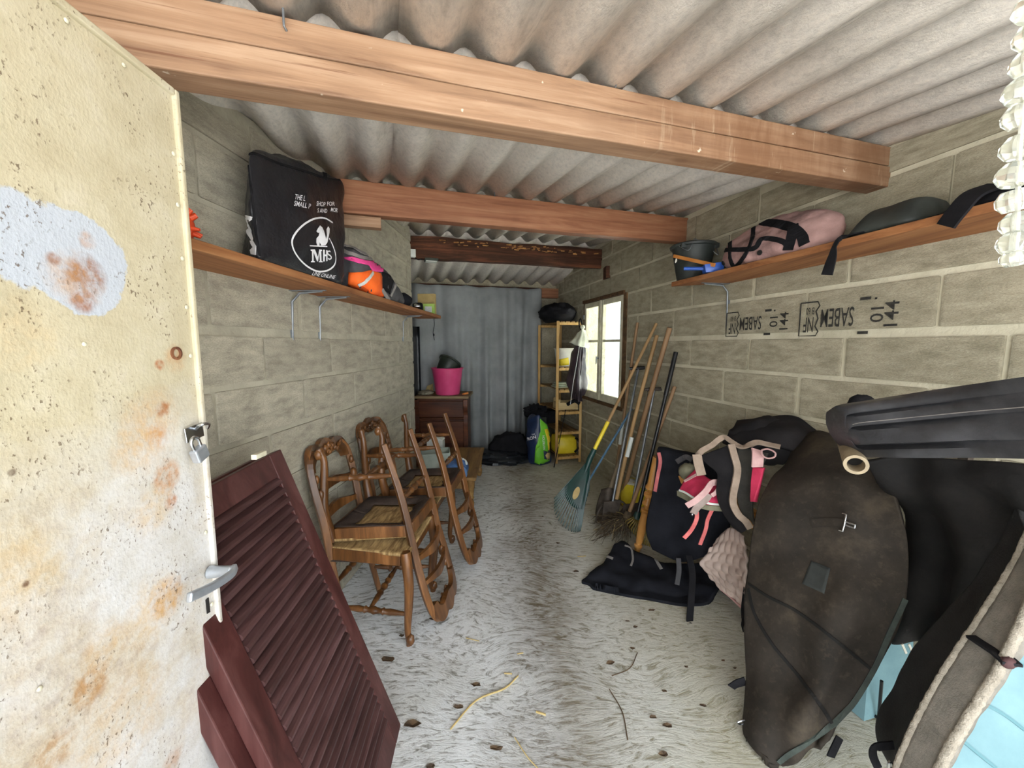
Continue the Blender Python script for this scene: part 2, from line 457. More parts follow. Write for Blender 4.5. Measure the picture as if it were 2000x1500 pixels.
block_meshes = []
for k in range(6):      # a hollow block face: slightly uneven, worn arrises
    bm = bmesh.new(); bmesh.ops.create_cube(bm, size=1.0)
    for v in bm.verts:
        v.co.x *= 1-.012*random.random(); v.co.y *= 1-.03*random.random()
    bmesh.ops.bevel(bm, geom=bm.edges[:], offset=.018, segments=1, affect='EDGES')
    for v in bm.verts: v.co += Vector((random.uniform(-.004,.004), random.uniform(-.012,.012), 0))
    me = bpy.data.meshes.new('concrete_block'); bm.to_mesh(me); bm.free(); block_meshes.append(me)
def lay_blocks(parent, fn, mat, s0, s1, even, odd, holes=(), gapv=.02, skipz=None):
    mats = {}
    for me in block_meshes:
        c = me.copy(); c.materials.clear(); c.materials.append(mat); mats[me] = c
    out = {}
    xd = (fn(1,0)-fn(0,0)).normalized(); nd = fn(0,0,1)-fn(0,0,0)
    for k in range(0, 12):
        z0, z1 = k*.2085+.006, (k+1)*.2085-.012-(.014 if k in (6,) else 0)
        st = (even if k % 2 == 0 else odd); n0 = math.floor((s0-st)/.505)
        for n in range(n0, n0+16):
            a, b = st+n*.505, st+(n+1)*.505
            segs = [(max(a, s0), min(b, s1))]
            for h0, h1, hz0, hz1 in holes:
                if hz0 < (z0+z1)/2 < hz1:
                    ns = []
                    for p, q in segs:
                        if q <= h0 or p >= h1: ns.append((p, q)); continue
                        if p < h0: ns.append((p, h0))
                        if q > h1: ns.append((h1, q))
                    segs = ns
            for p, q in segs:
                if q-p < .04: continue
                m = fn((p+q)/2, 0); zt = min(z1, roofz(m.x, m.y)+.01)
                if zt-z0 < .03: continue
                j = random.choice((.003,.004,.006,.012))
                me = mats[random.choice(block_meshes)]
                o = bpy.data.objects.new('concrete_block', me); COL.objects.link(o); o.parent = parent
                ln, ht, dp = (q-p)-2*j, zt-z0, .05
                c = fn((p+q)/2, (z0+zt)/2, -.0185+.002*random.random())
                M = Matrix(((xd.x, 0, nd.x, c.x), (xd.y, 0, nd.y, c.y), (0, 1, 0, c.z), (0,0,0,1)))
                o.matrix_local = M @ Matrix.Diagonal((ln, ht, dp, 1)); WORLD[o.name] = c
                out[(k, round(a, 3))] = o
    return out
RB = lay_blocks(wr, RS, M_BLOCK_R, -.1, 5.5, 2.28, 2.47, [(W_S0-.06, W_S1+.03, W_Z0, W_Z1)])
LB = lay_blocks(wl, LS, M_BLOCK_L, -.1, 3.45, 1.55, 1.80)

# ink stamps on two blocks of the right wall, upside down
M_INK = simple('black_ink', '#1d1c1a', '#35332d', .9, 60, bump=0)
def stamp(px_box, px_t0, px_t1, py, big, px10, px144):
    h = .085 if big else .075
    def sz(px): return RW(px, py).y/.9735
    zc = RW(px_t0, py).z
    mb = MB()
    def put(text, s0, s1, zt, ht, rot=False, sq=None):
        vs, fs = text_tris(text, 1.0, .004)
        xs = [v[0] for v in vs]; ys = [v[1] for v in vs]; x0, x1, y0, y1 = min(xs), max(xs), min(ys), max(ys)
        pts = []
        for x, y in vs:
            u = (x-x0)/(x1-x0); w = (y-y0)/(y1-y0)
            if rot: pts.append(RS(s0+(s1-s0)*w, zt+ht*(1-u) if rot == 1 else zt+ht*u, .0115))
            else: pts.append(RS(s0+(s1-s0)*u, zt+ht*(1-w), .0115))
        mb.add(pts, fs)
    s0, s1 = sz(px_t1), sz(px_t0)
    put('SABEM', s0, s1, zc-h/2, h)
    sb0, sb1 = sz(px_box[1]), sz(px_box[0])
    put('NF', sb0+.025, sb1-.02, zc+.0-h*.75, h*.85); put('B 60', sb0+.025, sb1-.03, zc+h*.25, h*.4)
    # bracket-shaped frame of the mark
    def line(q, w=.006):
        mb.ribbon([RS(a, b, .0115) for a, b in q], w, .0012, RS(0,0,1)-RS(0,0,0))
    zt, zb = zc+h*.95, zc-h*.95
    line([(sb1, zt), (sb0+.01, zt), (sb0+.0, zt-.02), (sb0+.016, zt-.045), (sb0+.004, zc), (sb0+.016, zb+.045), (sb0, zb+.02), (sb0+.01, zb), (sb1, zb), (sb1, zt)], .006)
    a = sz(px10); put('10', a-.024, a+.024, zc-h*.36, h*.72, 1)
    a = sz(px144); put('144', a-.024, a+.024, zc-h*.58, h*1.2, 2)
    for dz in (h*.85, -h*.85):
        a = s0-.02; line([(a, zc+dz), (a-.04, zc+dz)], .012)
    line([(s0-.075, zc+h*.8), (s0-.083, zc+h*.8)], .008)
    return mb
for args, key in (((( 1422, 1446), 1448, 1490, 633, False, 1514, 1534), 2.47-.505), (((1566, 1603), 1607, 1671, 622, True, 1716, 1744), 2.47-1.01)):
    blk = RB.get((7, round(key, 3)))
    mb = stamp(*args)
    o = mb.build('stamp', M_INK, None, local=True)
    o.parent = wr
    if blk is not None:
        o.parent = blk; o.matrix_parent_inverse = (blk.matrix_local).inverted()

# back wall and the recess behind the left wall's end
wb = thing('wall_back', None, None, (0,0,0), kind='structure')
mb = MB(); zt = 2.45
mb.hexa([AB(-.8,4.99,0), AB(2.75,4.99,0), AB(2.75,5.15,0), AB(-.8,5.15,0), AB(-.8,4.99,2.23), AB(2.75,4.99,2.30), AB(2.75,5.15,2.28), AB(-.8,5.15,2.21)])
mb.build('masonry', M_BLOCK_R, wb)
wa = thing('wall_alcove', None, None, (0,0,0), kind='structure')
mb = MB(); mb.box((-1.95, 4.2, 1.1), (.15, 1.7, 2.5)); mb.hexa([LS(3.25,0,-.2)+Vector((0,0,0)), LS(3.45,0,-.2), Vector((-2.0,3.6,0)), Vector((-2.0,3.4,0)), LS(3.25,2.38,-.2), LS(3.45,2.38,-.2), Vector((-2.0,3.6,2.38)), Vector((-2.0,3.4,2.38))])
mb.build('masonry', M_BLOCK_L, wa)

# roof of corrugated sheets, each sheet an object
ce = thing('ceiling', None, None, (0,0,0), kind='structure')
WV, AMP = .177, .026
sh = MB(); nx = 5*12+6; gr = []
for j in range(2):
    gr.append([Vector((i*WV/12, float(j), 2*AMP*(.5+.5*math.cos(2*math.pi*i/12))**1.35)) for i in range(nx+1)])
sh.grid(gr)
proto = sh.build('corrugated_sheet', M_ROOF, None, smooth=True, solid=.007, local=True)
sheet_me = proto.data; bpy.data.objects.remove(proto)
for r, (b0, b1, back) in enumerate(((-.75, 1.12, 0), (1.0, 2.38, 0), (2.2, 3.70, 0), (3.62, 5.3, 1))):
    for k in range(-3, 4):
        a0 = k*5*WV+.06+.885*0
        if a0 > 2.9 or a0+5.5*WV < -1.9: continue
        o = bpy.data.objects.new('corrugated_sheet', sheet_me); COL.objects.link(o); o.parent = ce
        sl = -.17 if back else .085
        def z_at(a, b): return 2.15+.02*a+.085*(b-1.06) if not back else 2.371+.02*a-.17*(b-3.66)
        p = AB(a0, b0, z_at(a0, b0)+(0,.011,.022,.034)[r]+(.004 if k % 2 else 0))
        xa = Vector((LX, LY, .02)).normalized(); yb = Vector((-LY, LX, sl)).normalized(); zc = xa.cross(yb)
        M = Matrix(((xa.x, yb.x, zc.x, p.x), (xa.y, yb.y, zc.y, p.y), (xa.z, yb.z, zc.z, p.z), (0,0,0,1)))
        o.matrix_local = M @ Matrix.Diagonal((1, (b1-b0)*1.004, 1, 1))
        m = o.modifiers.new('s', 'SOLIDIFY'); m.thickness = .007; m.offset = 1

# purlins
def beam(name, label, a0, a1, b, zt0, zt1, h, d, mat, rough=0, two=False):
    L = a1-a0; ang = math.atan2(LY, LX); tilt = math.atan2(zt1-zt0, L)
    t = thing(name, label, 'beam', AB(a0, b, zt0), kind='structure')
    M = Matrix.Rotation(ang, 4, 'Z') @ Matrix.Rotation(-tilt, 4, 'Y'); t.rotation_euler = M.to_euler()
    def timber(z0, z1, dd, seed, off=0):
        n = 24; gr = []
        for i in range(n+1):
            x = L*i/n; row = []
            for (y, z) in ((0,z0),(dd,z0),(dd,z1),(0,z1)):
                k = Vector((x*3, y*20, z*20+seed))
                row.append(Vector((x, y+off+rough*noise.noise(k), z+rough*noise.noise(k+Vector((9,9,9))))))
            gr.append(row)
        m = MB().grid(gr, True)
        m.f.append((0,1,2,3)); m.f.append(tuple(n*4+q for q in (3,2,1,0))); return m
    if two:
        timber(-h*.465, 0, d, 0).build('timber', mat, t, local=True, bevel=.003)
        timber(-h, -h*.495, d+.006, 5, -.005).build('timber', mat, t, local=True, bevel=.004)
    else: timber(-h, 0, d, 0).build('timber', mat, t, local=True, bevel=.004 if rough < .005 else 0)
    return t
b1 = beam('roof_beam', 'pale orange double pine beam nearest the doorway', -1.2, 2.02, 1.06, 2.118, 2.193, .155, .075, M_BEAM1, .001, True)
b2 = beam('roof_beam', 'reddish knotty beam above the middle of the room', -.75, 2.18, 2.27, 2.262, 2.297, .17, .075, M_BEAM2, .002)
b3 = beam('roof_beam', 'dark rotten wormy beam under the roof ridge', .0, 2.25, 3.589, 2.362, 2.392, .19, .09, M_BEAM3, .014)
mb = MB()
for i in range(60):
    x = random.gauss(1.25, .45); 
    if not .3 < x < 2.1: continue
    z = -random.uniform(.02, .07); l = random.uniform(.01, .05)
    mb.bar((x, -.011, z), (x+l, -.013-random.random()*.01, z+random.uniform(-.006,.006)), .006, random.uniform(.003,.012))
o = mb.build('splinters', M_SPLINTER, b3, local=True, kind='stuff')
b4 = beam('roof_beam', 'short brown lintel end above the curtain at the right corner', 2.0, 2.40, 4.90, 2.172, 2.178, .13, .09, M_BEAM2, .002)
b5 = beam('roof_beam', 'thin wooden batten the grey curtain hangs from', .30, 2.02, 4.90, 2.158, 2.172, .035, .04, M_BEAM3, .003)
# a packing block under the second beam
pb = MB(); q0 = RBp(742, 442, 2.262)
c = AB(-.28, 2.30, 0); 
pk = thing('packing_block', 'short pale wood offcut wedged under the reddish beam beside the black bag', 'wood block', AB(-.4, 2.26, 2.03), kind='structure')
pk.rotation_euler = (0, 0, math.atan2(LY, LX)); MB().box((.19, .03, .03), (.42, .055, .056)).build('offcut', M_BEAM1, pk, local=True, bevel=.003)
# roofing hooks through the sheets above the beams
for px, py, L in ((1203, 158, .055), (557, 44, .06), (632, 310, .05), (966, 378, .045), (1132, 392, .035)):
    bb = 1.055 if py < 200 else 2.262
    p = RBp(px, py, bb); mb = MB(); mb.tube([p+Vector((0,-.006,.07)), p+Vector((0,-.006,0)), p+Vector((0,-.006,-.012)), p+Vector((0,.004,-.014))], .0028, 8)
    tag(mb.build('roof_hook', M_STEEL, None, smooth=True), 'thin metal hook fixing the roof sheet to a beam', 'hook', 'roof hooks on the beams')
# wall niche pad stone under the rotten beam's right end
o = MB().box(RS(4.08, 2.13, .0), (.06, .12, .12)).build('trim_1', M_BEAM3, None); o['kind'] = 'structure'

# ------------------------------------------------------------------ window in the right wall
M_WFRAME = simple('old_white_paint', '#b9b49a', '#d6d2bd', .6, 14, bump=.25, bscale=40)
M_OLDWOOD = wood('old_brown_wood', '#3d2c1c', '#5f462e', '#76593c', 0, 10, .85)
t = NT('dirty_glass')
t.b.inputs['Transmission Weight'].default_value = 1.0; t.b.inputs['IOR'].default_value = 1.02
n = t.noise(t.mapping((1,1,1)), 9, 5, .7)
t.l(t.ramp(n, [(.3, (.12,.12,.12,1)), (.7, (.38,.38,.38,1))]), t.b.inputs['Roughness'])
t.col(t.ramp(n, [(.35, (.86,.95,.86,1)), (.65, (.97,1,.97,1))])); t.b.inputs['Specular IOR Level'].default_value = .3
M_GLASS = t.m
wi = thing('window_1', None, None, RS((W_S0+W_S1)/2, W_Z0), kind='structure')
def rsbox(mb, s0, s1, z0, z1, o0, o1):
    return mb.hexa([RS(s0,z0,o0), RS(s1,z0,o0), RS(s1,z0,o1), RS(s0,z0,o1), RS(s0,z1,o0), RS(s1,z1,o0), RS(s1,z1,o1), RS(s0,z1,o1)])
mb = MB()
rsbox(mb, W_S0-.01, W_S1+.01, W_Z1-.012, W_Z1+.022, -.02, .03)
mb.build('head_board', M_OLDWOOD, wi, bevel=.003)
rsbox(MB(), W_S0-.045, W_S0+.012, W_Z0, W_Z1, -.05, .014).build('jamb_board', M_OLDWOOD, wi, bevel=.003)
rsbox(MB(), W_S0-.02, W_S1+.02, W_Z0-.03, W_Z0+.006, -.05, .016).build('sill_board', M_OLDWOOD, wi, bevel=.003)
rsbox(MB(), W_S1-.01, W_S1+.02, W_Z0, W_Z1, -.05, .01).build('jamb_board', M_OLDWOOD, wi, bevel=.003)
sm = (W_S0+W_S1)/2+.03
for s0, s1 in ((W_S0+.014, sm-.004), (sm+.004, W_S1-.012)):
    fr = MB(); z0, z1 = W_Z0+.01, W_Z1-.016; w = .052
    rsbox(fr, s0, s0+w, z0, z1, -.03, .012); rsbox(fr, s1-w, s1, z0, z1, -.03, .012)
    rsbox(fr, s0+w, s1-w, z0, z0+.075, -.03, .010); rsbox(fr, s0+w, s1-w, z1-.055, z1, -.03, .010)
    zm = z0+.62
    rsbox(fr, s0+w, s1-w, zm, zm+.026, -.022, .006)
    ca = fr.build('casement', M_WFRAME, wi, bevel=.004)
    for a, b in ((z0+.07, zm+.003), (zm+.022, z1-.05)):
        rsbox(MB(), s0+w-.006, s1-w+.006, a, b, -.016, -.012).build('pane', M_GLASS, ca)
rsbox(MB(), sm-.02, sm+.02, W_Z0+.01, W_Z1-.016, .010, .020).build('meeting_bead', M_WFRAME, wi, bevel=.004)
mb = MB(); mb.tube([RS(sm,1.26,.02), RS(sm,1.26,.045)], .008, 10); mb.tube([RS(sm,1.28,.045), RS(sm,1.2,.05)], [.009,.006], 10)
mb.build('window_handle', M_STEEL, wi, smooth=True)
for z in (.95, 1.34, 1.72):
    mb = MB(); mb.tube([RS(W_S1-.006, z-.025, .016), RS(W_S1-.006, z+.025, .016)], .008, 8); mb.build('window_hinge', M_STEEL, wi, smooth=True)

# greenery outside the window
M_LEAF = simple('leaf_green', '#5d7f3c', '#93ae63', .6, 12, bump=0, rnd=True)
M_TRUNK = simple('bark', '#5b5044', '#786a59', .9, 12, bump=.6, bscale=30)
tr = thing('bush', 'light green leafy bush growing outside the window', 'bush', (2.7, 5.0, -.03))
mb = MB()
for i in range(5): mb.tube([(2.7+.1*i,5.0,-.03), (2.6+.15*i,4.9+.1*i,.8), (2.5+.2*i, 4.8+.15*i, 1.6)], [.02,.015,.006], 6)
mb.build('stem', M_TRUNK, tr)
mb = MB()
for i in range(900):
    p = Vector((random.uniform(2.6, 3.9), random.uniform(4.0, 7.0), random.uniform(.4, 1.9)))
    if noise.noise(p*2.2) < -.02: continue
    u = Vector((random.uniform(-1,1), random.uniform(-1,1), random.uniform(-1,.3))).normalized(); w = u.cross(Vector((random.random(),random.random(),1))).normalized()
    l = random.uniform(.05, .1)
    mb.add([p, p+u*l*.5+w*l*.28, p+u*l, p+u*l*.5-w*l*.28], [(0,1,2,3)])
mb.build('foliage', M_LEAF, tr, kind='stuff')

# ------------------------------------------------------------------ rusty metal door leaf standing open on the left
def m_door():
    t = NT('rusty_cream_paint'); v = t.mapping((1,1,1))
    sx = t.n('ShaderNodeSeparateXYZ'); t.l(t.tc.outputs['Object'], sx.inputs[0])
    y, z = sx.outputs['Y'], sx.outputs['Z']
    big = t.noise(v, 3.2, 6, .65); mid = t.noise(v, 12, 6, .7); fine = t.noise(v, 60, 4, .6); spk = t.noise(t.mapping((1,1.5,1)), 130, 3, .55); cl = t.noise(v, 9, 4, .6)
    cream = t.ramp(mid, [(.3, lin('#b3a88c')), (.55, lin('#c0b79d')), (.8, lin('#cbc3b0'))])
    pale = t.ramp(mid, [(.3, lin('#b9b4ab')), (.55, lin('#c8c6c4')), (.8, lin('#d0d0d2'))])
    zz = t.math('ADD', z, t.math('MULTIPLY', t.math('SUBTRACT', big, .5), .55))
    c = t.mix(t.math('MULTIPLY', t.math('SUBTRACT', 1.36, zz), 4, True), cream, pale)
    tan = t.math('MULTIPLY', t.ramp(big, [(.5, BW[0]), (.64, BW[1])]), t.math('MULTIPLY', t.math('SUBTRACT', 1.32, z), 5, True))
    c = t.mix(t.math('MULTIPLY', tan, .55), c, t.ramp(fine, [(.35, lin('#8f7148')), (.5, lin('#b09a74')), (.68, lin('#c2b6a0'))]))
    def spot(py, pz, r, soft, wob=.5):
        a = t.math('SUBTRACT', y, py); b = t.math('SUBTRACT', z, pz)
        d = t.math('SQRT', t.math('ADD', t.math('MULTIPLY', a, a), t.math('MULTIPLY', b, b)))
        d = t.math('ADD', d, t.math('MULTIPLY', t.math('SUBTRACT', mid, .5), r*wob))
        return t.math('MULTIPLY', t.math('SUBTRACT', r, d), 1/soft, True)
    def at(px, py): q = DW(px, py); return q.y, q.z
    # bare patch where a sign once sat, rust round its bolt
    (a, b) = at(160, 510); c = t.mix(spot(a, b, .076, .003, .8), c, lin('#b7bdc6'))
    (a, b) = at(60, 470); c = t.mix(spot(a, b, .060, .004, 1.0), c, lin('#b5bbc4'))
    for px, py, r, col, amt in ((170,535,.034,'#7a3f1c',.95),(165,585,.02,'#8a4a20',.8),(150,540,.045,'#b98f5f',.55),(315,712,.012,'#a4561f',.9),(312,850,.03,'#b0713a',.7),(330,930,.035,'#b0763c',.75),(300,830,.07,'#c59a60',.45),(325,1170,.045,'#b37a32',.75),(180,1340,.035,'#a5763a',.7),(300,1190,.07,'#c6a469',.5),(240,1420,.10,'#c9a97a',.4),(340,1490,.03,'#a8764a',.5),(20,1130,.07,'#cdb48a',.45),(275,880,.06,'#c4a06c',.5),(28,923,.006,'#4a2f22',.95),(55,1140,.006,'#5a3a26',.95),(300,1000,.05,'#c9a873',.45),(345,700,.03,'#b98a58',.5),(322,800,.018,'#9a5a2a',.8),(338,980,.016,'#a9672f',.8),(210,1260,.04,'#c2a070',.5),(110,1470,.03,'#a87f4e',.6),(60,660,.05,'#cbb48c',.4),(190,90,.03,'#b8a98a',.4),(175,470,.015,'#b0835a',.7),(110,505,.012,'#8a5a3a',.7)):
        (a, b) = at(px, py)
        c = t.mix(t.math('MULTIPLY', t.math('MULTIPLY', spot(a, b, r, r*.5, 1.2), t.ramp(fine, [(.36, BW[1]), (.62, (.25,.25,.25,1))])), amt), c, lin(col))
    sp = t.math('MULTIPLY', t.ramp(spk, [(.61, BW[0]), (.66, BW[1])]), t.ramp(cl, [(.46, BW[0]), (.58, BW[1])]))
    c = t.mix(t.math('MULTIPLY', sp, .8), c, lin('#5d4a38'))
    t.col(c); t.b.inputs['Roughness'].default_value = .55; t.b.inputs['Specular IOR Level'].default_value = .35
    n = t.bump(t.math('ADD', mid, t.math('MULTIPLY', fine, .5)), .25, .006); t.bump(spk, .25, .003, n)
    return t.m
M_DOOR = m_door()
M_RUST = simple('rust', '#5a3320', '#8a5a38', .85, 40, bump=.5, bscale=120)
M_DARK = simple('dark_hole', '#151210', None, .9, bump=0)
dn = Vector((.9986, .052, 0)).normalized(); dt = Vector((-.052, .9986, 0))
C1 = DW(346, 180)
door = thing('door_1', None, None, (0, 0, 0), kind='structure')
EDGE = C1; L = .90; ZT = C1.z; ZB = .02
def dpt(s, z, o=0.0): return Vector((EDGE.x, EDGE.y, 0))-dt*s+dn*o+Vector((0,0,z))
def dbox(mb, s0, s1, z0, z1, o0, o1): return mb.hexa([dpt(s0,z0,o0), dpt(s0,z0,o1), dpt(s1,z0,o1), dpt(s1,z0,o0), dpt(s0,z1,o0), dpt(s0,z1,o1), dpt(s1,z1,o1), dpt(s1,z1,o0)])
dbox(MB(), .004, L-.004, ZB+.004, ZT-.004, -.022, -.003).build('leaf_panel', M_DOOR, door)
dbox(MB(), 0, .011, ZB, ZT, -.034, .005).build('edge_strip', M_DOOR, door, bevel=.003)
dbox(MB(), 0.0112, L, ZT-.013, ZT, -.034, .005).build('edge_strip', M_DOOR, door, bevel=.003)
mb = MB()
for py in (300, 400, 505, 600, 695, 1040, 1180, 1330, 1460): 
    p = DW(341+(py-180)*.085-12, py, .0); mb.blob(p, (.002, .0045, .0045), 0, 1, 0, 8, 5)
for px, py in ((78, 1345), (165, 672), (242, 127), (130, 40)):
    mb.blob(DW(px, py), (.002, .0035, .0035), 0, 1, 0, 10, 6)
mb.build('rivets', M_WFRAME, door, smooth=True, kind='stuff')
for px, py in ((344, 690),):
    p = DW(px, py, -.002); MB().lathe([(.0,-.004),(.012,-.004),(.013,.002),(.009,.003),(.008,-.001),(.0,-.001)], Matrix.Translation(p) @ Vector((0,0,1)).rotation_difference(dn).to_matrix().to_4x4(), 18).build('lock_hole', M_RUST, door, smooth=True)
p = DW(405, 1183, -.002)
mb = MB(); mb.prism([p+dt*.004+Vector((0,0,.016)), p-dt*.004+Vector((0,0,.016)), p-dt*.0035+Vector((0,0,-.016)), p+dt*.005+Vector((0,0,-.018))], dn*.0015); mb.build('keyhole', M_DARK, door)
# lever handle
h = DW(408, 1117, 0); mb = MB()
mb.tube([h, h+dn*.012, h+dn*.03, h+dn*.05], [.014,.0125,.0115,.012], 18)
e = DW(368, 1168, .045)
pts = spline([h+dn*.047+dt*.012+Vector((0,0,.004)), h+dn*.052-dt*.01-Vector((0,0,.001)), (h+dn*.05+e)/2+Vector((0,0,-.006)), e], 14)
mb.ribbon(pts, [.016+.002*i/14 for i in range(15)], .011, dn)
mb.build('door_handle', M_ALU, door, smooth=True, bevel=.003)
# hasp
h = DW(388, 846, .004); mb = MB()
mb.ribbon([DW(362, 852, .004), DW(378, 845, .004), DW(396, 838, .006)], .030, .003, dn)
hasp = mb.build('hasp', M_CHROME, door, bevel=.001)
mb = MB(); mb.tube(spline([DW(384,838,.006), DW(388,832,.02), DW(398,828,.03), DW(408,828,.02), DW(405,836,.006)], 16), .0032, 8)
mb.build('staple', M_CHROME, hasp, smooth=True)
# padlock
pl = thing('padlock', 'silver padlock hanging from the hasp on the rusty door', 'padlock', DW(390, 905, .02))
c = DW(390, 886, .024); rot = Matrix.Rotation(.35, 3, dn) @ Matrix(((dn.x, dt.x, 0), (dn.y, dt.y, 0), (0,0,1)))
MB().box(c, (.016, .030, .028), rot).build('padlock_body', M_ALU, pl, bevel=.003)
up = rot @ Vector((0,0,1)); si = rot @ Vector((0,1,0))
mb = MB(); mb.tube(spline([c+up*.012+si*.009, c+up*.03+si*.009, c+up*.038+si*.0, c+up*.03-si*.009, c+up*.012-si*.009], 18), .0032, 8)
mb.build('shackle', M_CHROME, pl, smooth=True)

# ------------------------------------------------------------------ shelves
def sh_box(mb, fn, s0, s1, z0, z1, o0, o1, cut=0):
    return mb.hexa([fn(s0,z0,o0), fn(s0,z0,o1), fn(s1+cut,z0,o1), fn(s1,z0,o0), fn(s0,z1,o0), fn(s0,z1,o1), fn(s1+cut,z1,o1), fn(s1,z1,o0)])
ls = thing('wall_shelf', 'long brown plank shelf on the left wall carrying the black bag', 'shelf', LS(1.9, 1.645))
sh_box(MB(), LS, .15, 3.62, 1.645, 1.673, .002, .222).build('shelf_board', M_PLANK, ls, bevel=.003)
rs = thing('wall_shelf', 'long brown plank shelf on the right wall carrying bucket and pink bag', 'shelf', RS(1.4, 1.78))
sh_box(MB(), RS, .1, 2.44, 1.777, 1.806, .002, .27, .22).build('shelf_board', M_PLANK, rs, bevel=.003)
def bracket(fn, s, z, drop, out, parent, twist=0):
    b = MB(); b.ribbon([fn(s, z, .004), fn(s, z-drop*.5, .004), fn(s, z-drop, .004)], [.030,.024,.016], .004, fn(0,0,1)-fn(0,0,0))
    b.ribbon([fn(s, z-.002, .003), fn(s, z-.002, out*.5), fn(s, z-.002, out)], [.026,.02,.014], .003, (0,0,1))
    b.tube([fn(s, z-drop*.9, .006), fn(s, z-.05, .012), fn(s, z-.012, .05), fn(s, z-.006, out*.9)], [.004,.006,.006,.004], 8)
    o = b.build('shelf_bracket', M_STEEL, parent, smooth=True)
for px in (566, 620, 784):
    q = LW(px, 600); bracket(LS, q.y/.9982, 1.643, .245, .17, ls)
bracket(RS, 2.40/.9735, 1.776, .275, .2, rs)

# ------------------------------------------------------------------ things on the left shelf
ZS = 1.674
# orange spiky rubber thing
ob = thing('massage_brush', 'orange rubber spiky grooming brush at the near end of the left shelf', 'brush', LS(1.085, ZS, .12))
c = LS(1.085, ZS+.05, .13); mb = MB(); mb.blob(c, (.028,.045,.045), .03, 3, 1, 16, 10)
M_ORANGE = simple('orange_rubber', '#c9421c', '#e2572a', .45, 10, bump=.1)
mb.build('brush_body', M_ORANGE, ob, smooth=True)
for i in range(46):
    th = random.uniform(0, 6.28); u = random.uniform(-1, 1); r = math.sqrt(1-u*u); d = Vector((r*math.cos(th), u, r*math.sin(th)))
    if c.z+d.z*.06 < ZS+.004: continue
    MB().tube([c+Vector((d.x*.024,d.y*.04,d.z*.04)), c+Vector((d.x*.045, d.y*.058, d.z*.058))], [.007,.0045], 8).build('bristle', M_ORANGE, ob, smooth=True)

# the black tote bag
def hexa_soft(c8, n=14, bulge=(0,0,0), amp=.0, freq=6, seed=0, rp=0, flat=None):
    c = [Vector(k) for k in c8]; cen = sum(c, Vector())/8
    ax = ((c[1]-c[0])+(c[5]-c[4])).normalized(), ((c[3]-c[0])+(c[7]-c[4])).normalized(), ((c[4]-c[0])+(c[6]-c[2])).normalized()
    def pt(u, v, w):
        if rp:
            a, b, d_ = abs(2*u-1), abs(2*v-1), abs(2*w-1); k = max(a, b, d_)/max(1e-6, (a**rp+b**rp+d_**rp)**(1/rp))
            u, v, w = .5+(u-.5)*k, .5+(v-.5)*k, .5+(w-.5)*k
        p = (c[0]*(1-u)*(1-v)+c[1]*u*(1-v)+c[2]*u*v+c[3]*(1-u)*v)*(1-w)+(c[4]*(1-u)*(1-v)+c[5]*u*(1-v)+c[6]*u*v+c[7]*(1-u)*v)*w
        s = lambda k: math.sin(math.pi*min(max(k,0),1))
        p = p+ax[0]*bulge[0]*(2*u-1)*s(v)*s(w)+ax[1]*bulge[1]*(2*v-1)*s(u)*s(w)+ax[2]*bulge[2]*(2*w-1)*s(u)*s(v)
        d = (p-cen)
        if amp and d.length > 1e-6:
            sv = Vector((seed*3.7, seed, 1.3*seed)); p = p+d.normalized()*amp*(noise.noise(p*freq+sv)+.6*noise.noise(p*freq*2.2+sv)+.3*abs(noise.noise(p*freq*4+sv)))
        return p
    m = MB(); R = [i/n for i in range(n+1)]
    m.grid([[pt(u, 0, w) for u in R] for w in R]); m.grid([[pt(1-u, 1, w) for u in R] for w in R])
    m.grid([[pt(0, 1-v, w) for v in R] for w in R]); m.grid([[pt(1, v, w) for v in R] for w in R])
    m.grid([[pt(u, v, 0) for u in R] for v in reversed(R)]); m.grid([[pt(u, v, 1) for u in R] for v in R])
    if flat is not None:
        for q in m.v: q.z = max(q.z, flat)
    return m
bag = thing('tote_bag', 'large black zipped bag with white horse emblem standing on the left shelf', 'bag', LS(1.55, ZS, .12))
fbl, fbr = LW(506, 506, .185), LW(672, 560, .215); ftl, ftr = LW(482, 300, .17), LW(676, 352, .12)
bbl, bbr = LW(464, 484, .055), LS(1.93, ZS, .07); btl, btr = LW(496, 287, .085), LS(1.86, 2.14, .065)
fbl.z = fbr.z = bbl.z = bbr.z = ZS+.004
hb = hexa_soft([fbl, fbr, bbr, bbl, ftl, ftr, btr, btl], 22, (.02,.035,.03), .026, 6, 3, rp=14, flat=ZS+.001)
bo = hb.build('bag_body', M_TOTE, bag, smooth=True, weld=True)
bv = bvh_of(bo)
mb = MB()
stroke(mb, bv, [(484,303),(500,301),(540,318),(590,333),(640,349),(672,352)], .008, .005, .001)
stroke(mb, bv, [(484,303),(490,360),(497,430),(507,500)], .007, .005, .001)
mb.build('piping', M_BLACKF, bag, smooth=True)
mb = MB()
def put_px(mb, text, x0, y0, x1, y1, ht, sub=1, it=0, bold=.004):     # text laid on the bag from pixel (x0,y0) to (x1,y1)
    vs, fs = text_tris(text, 1.0, bold, sub=sub); xs = [v[0] for v in vs]; ys = [v[1] for v in vs]
    a, b, c, d = min(xs), max(xs), min(ys), max(ys); pts = []
    dx, dy = x1-x0, y1-y0; l = math.hypot(dx, dy); nx, ny = dy/l, -dx/l
    for x, y in vs:
        u = (x-a)/(b-a); w = (y-c)/(d-c)
        q = onto(bv, x0+dx*u+nx*ht*w+it*w*ht, y0+dy*u+ny*ht*w, .0022, 1.7)[0]; pts.append(q)
    mb.add(pts, fs)
put_px(mb, 'THE L', 574, 389, 595, 393, 10); put_px(mb, 'SHOP', 617, 402, 634, 404, 9); put_px(mb, 'FOR', 638, 402, 653, 402, 8)
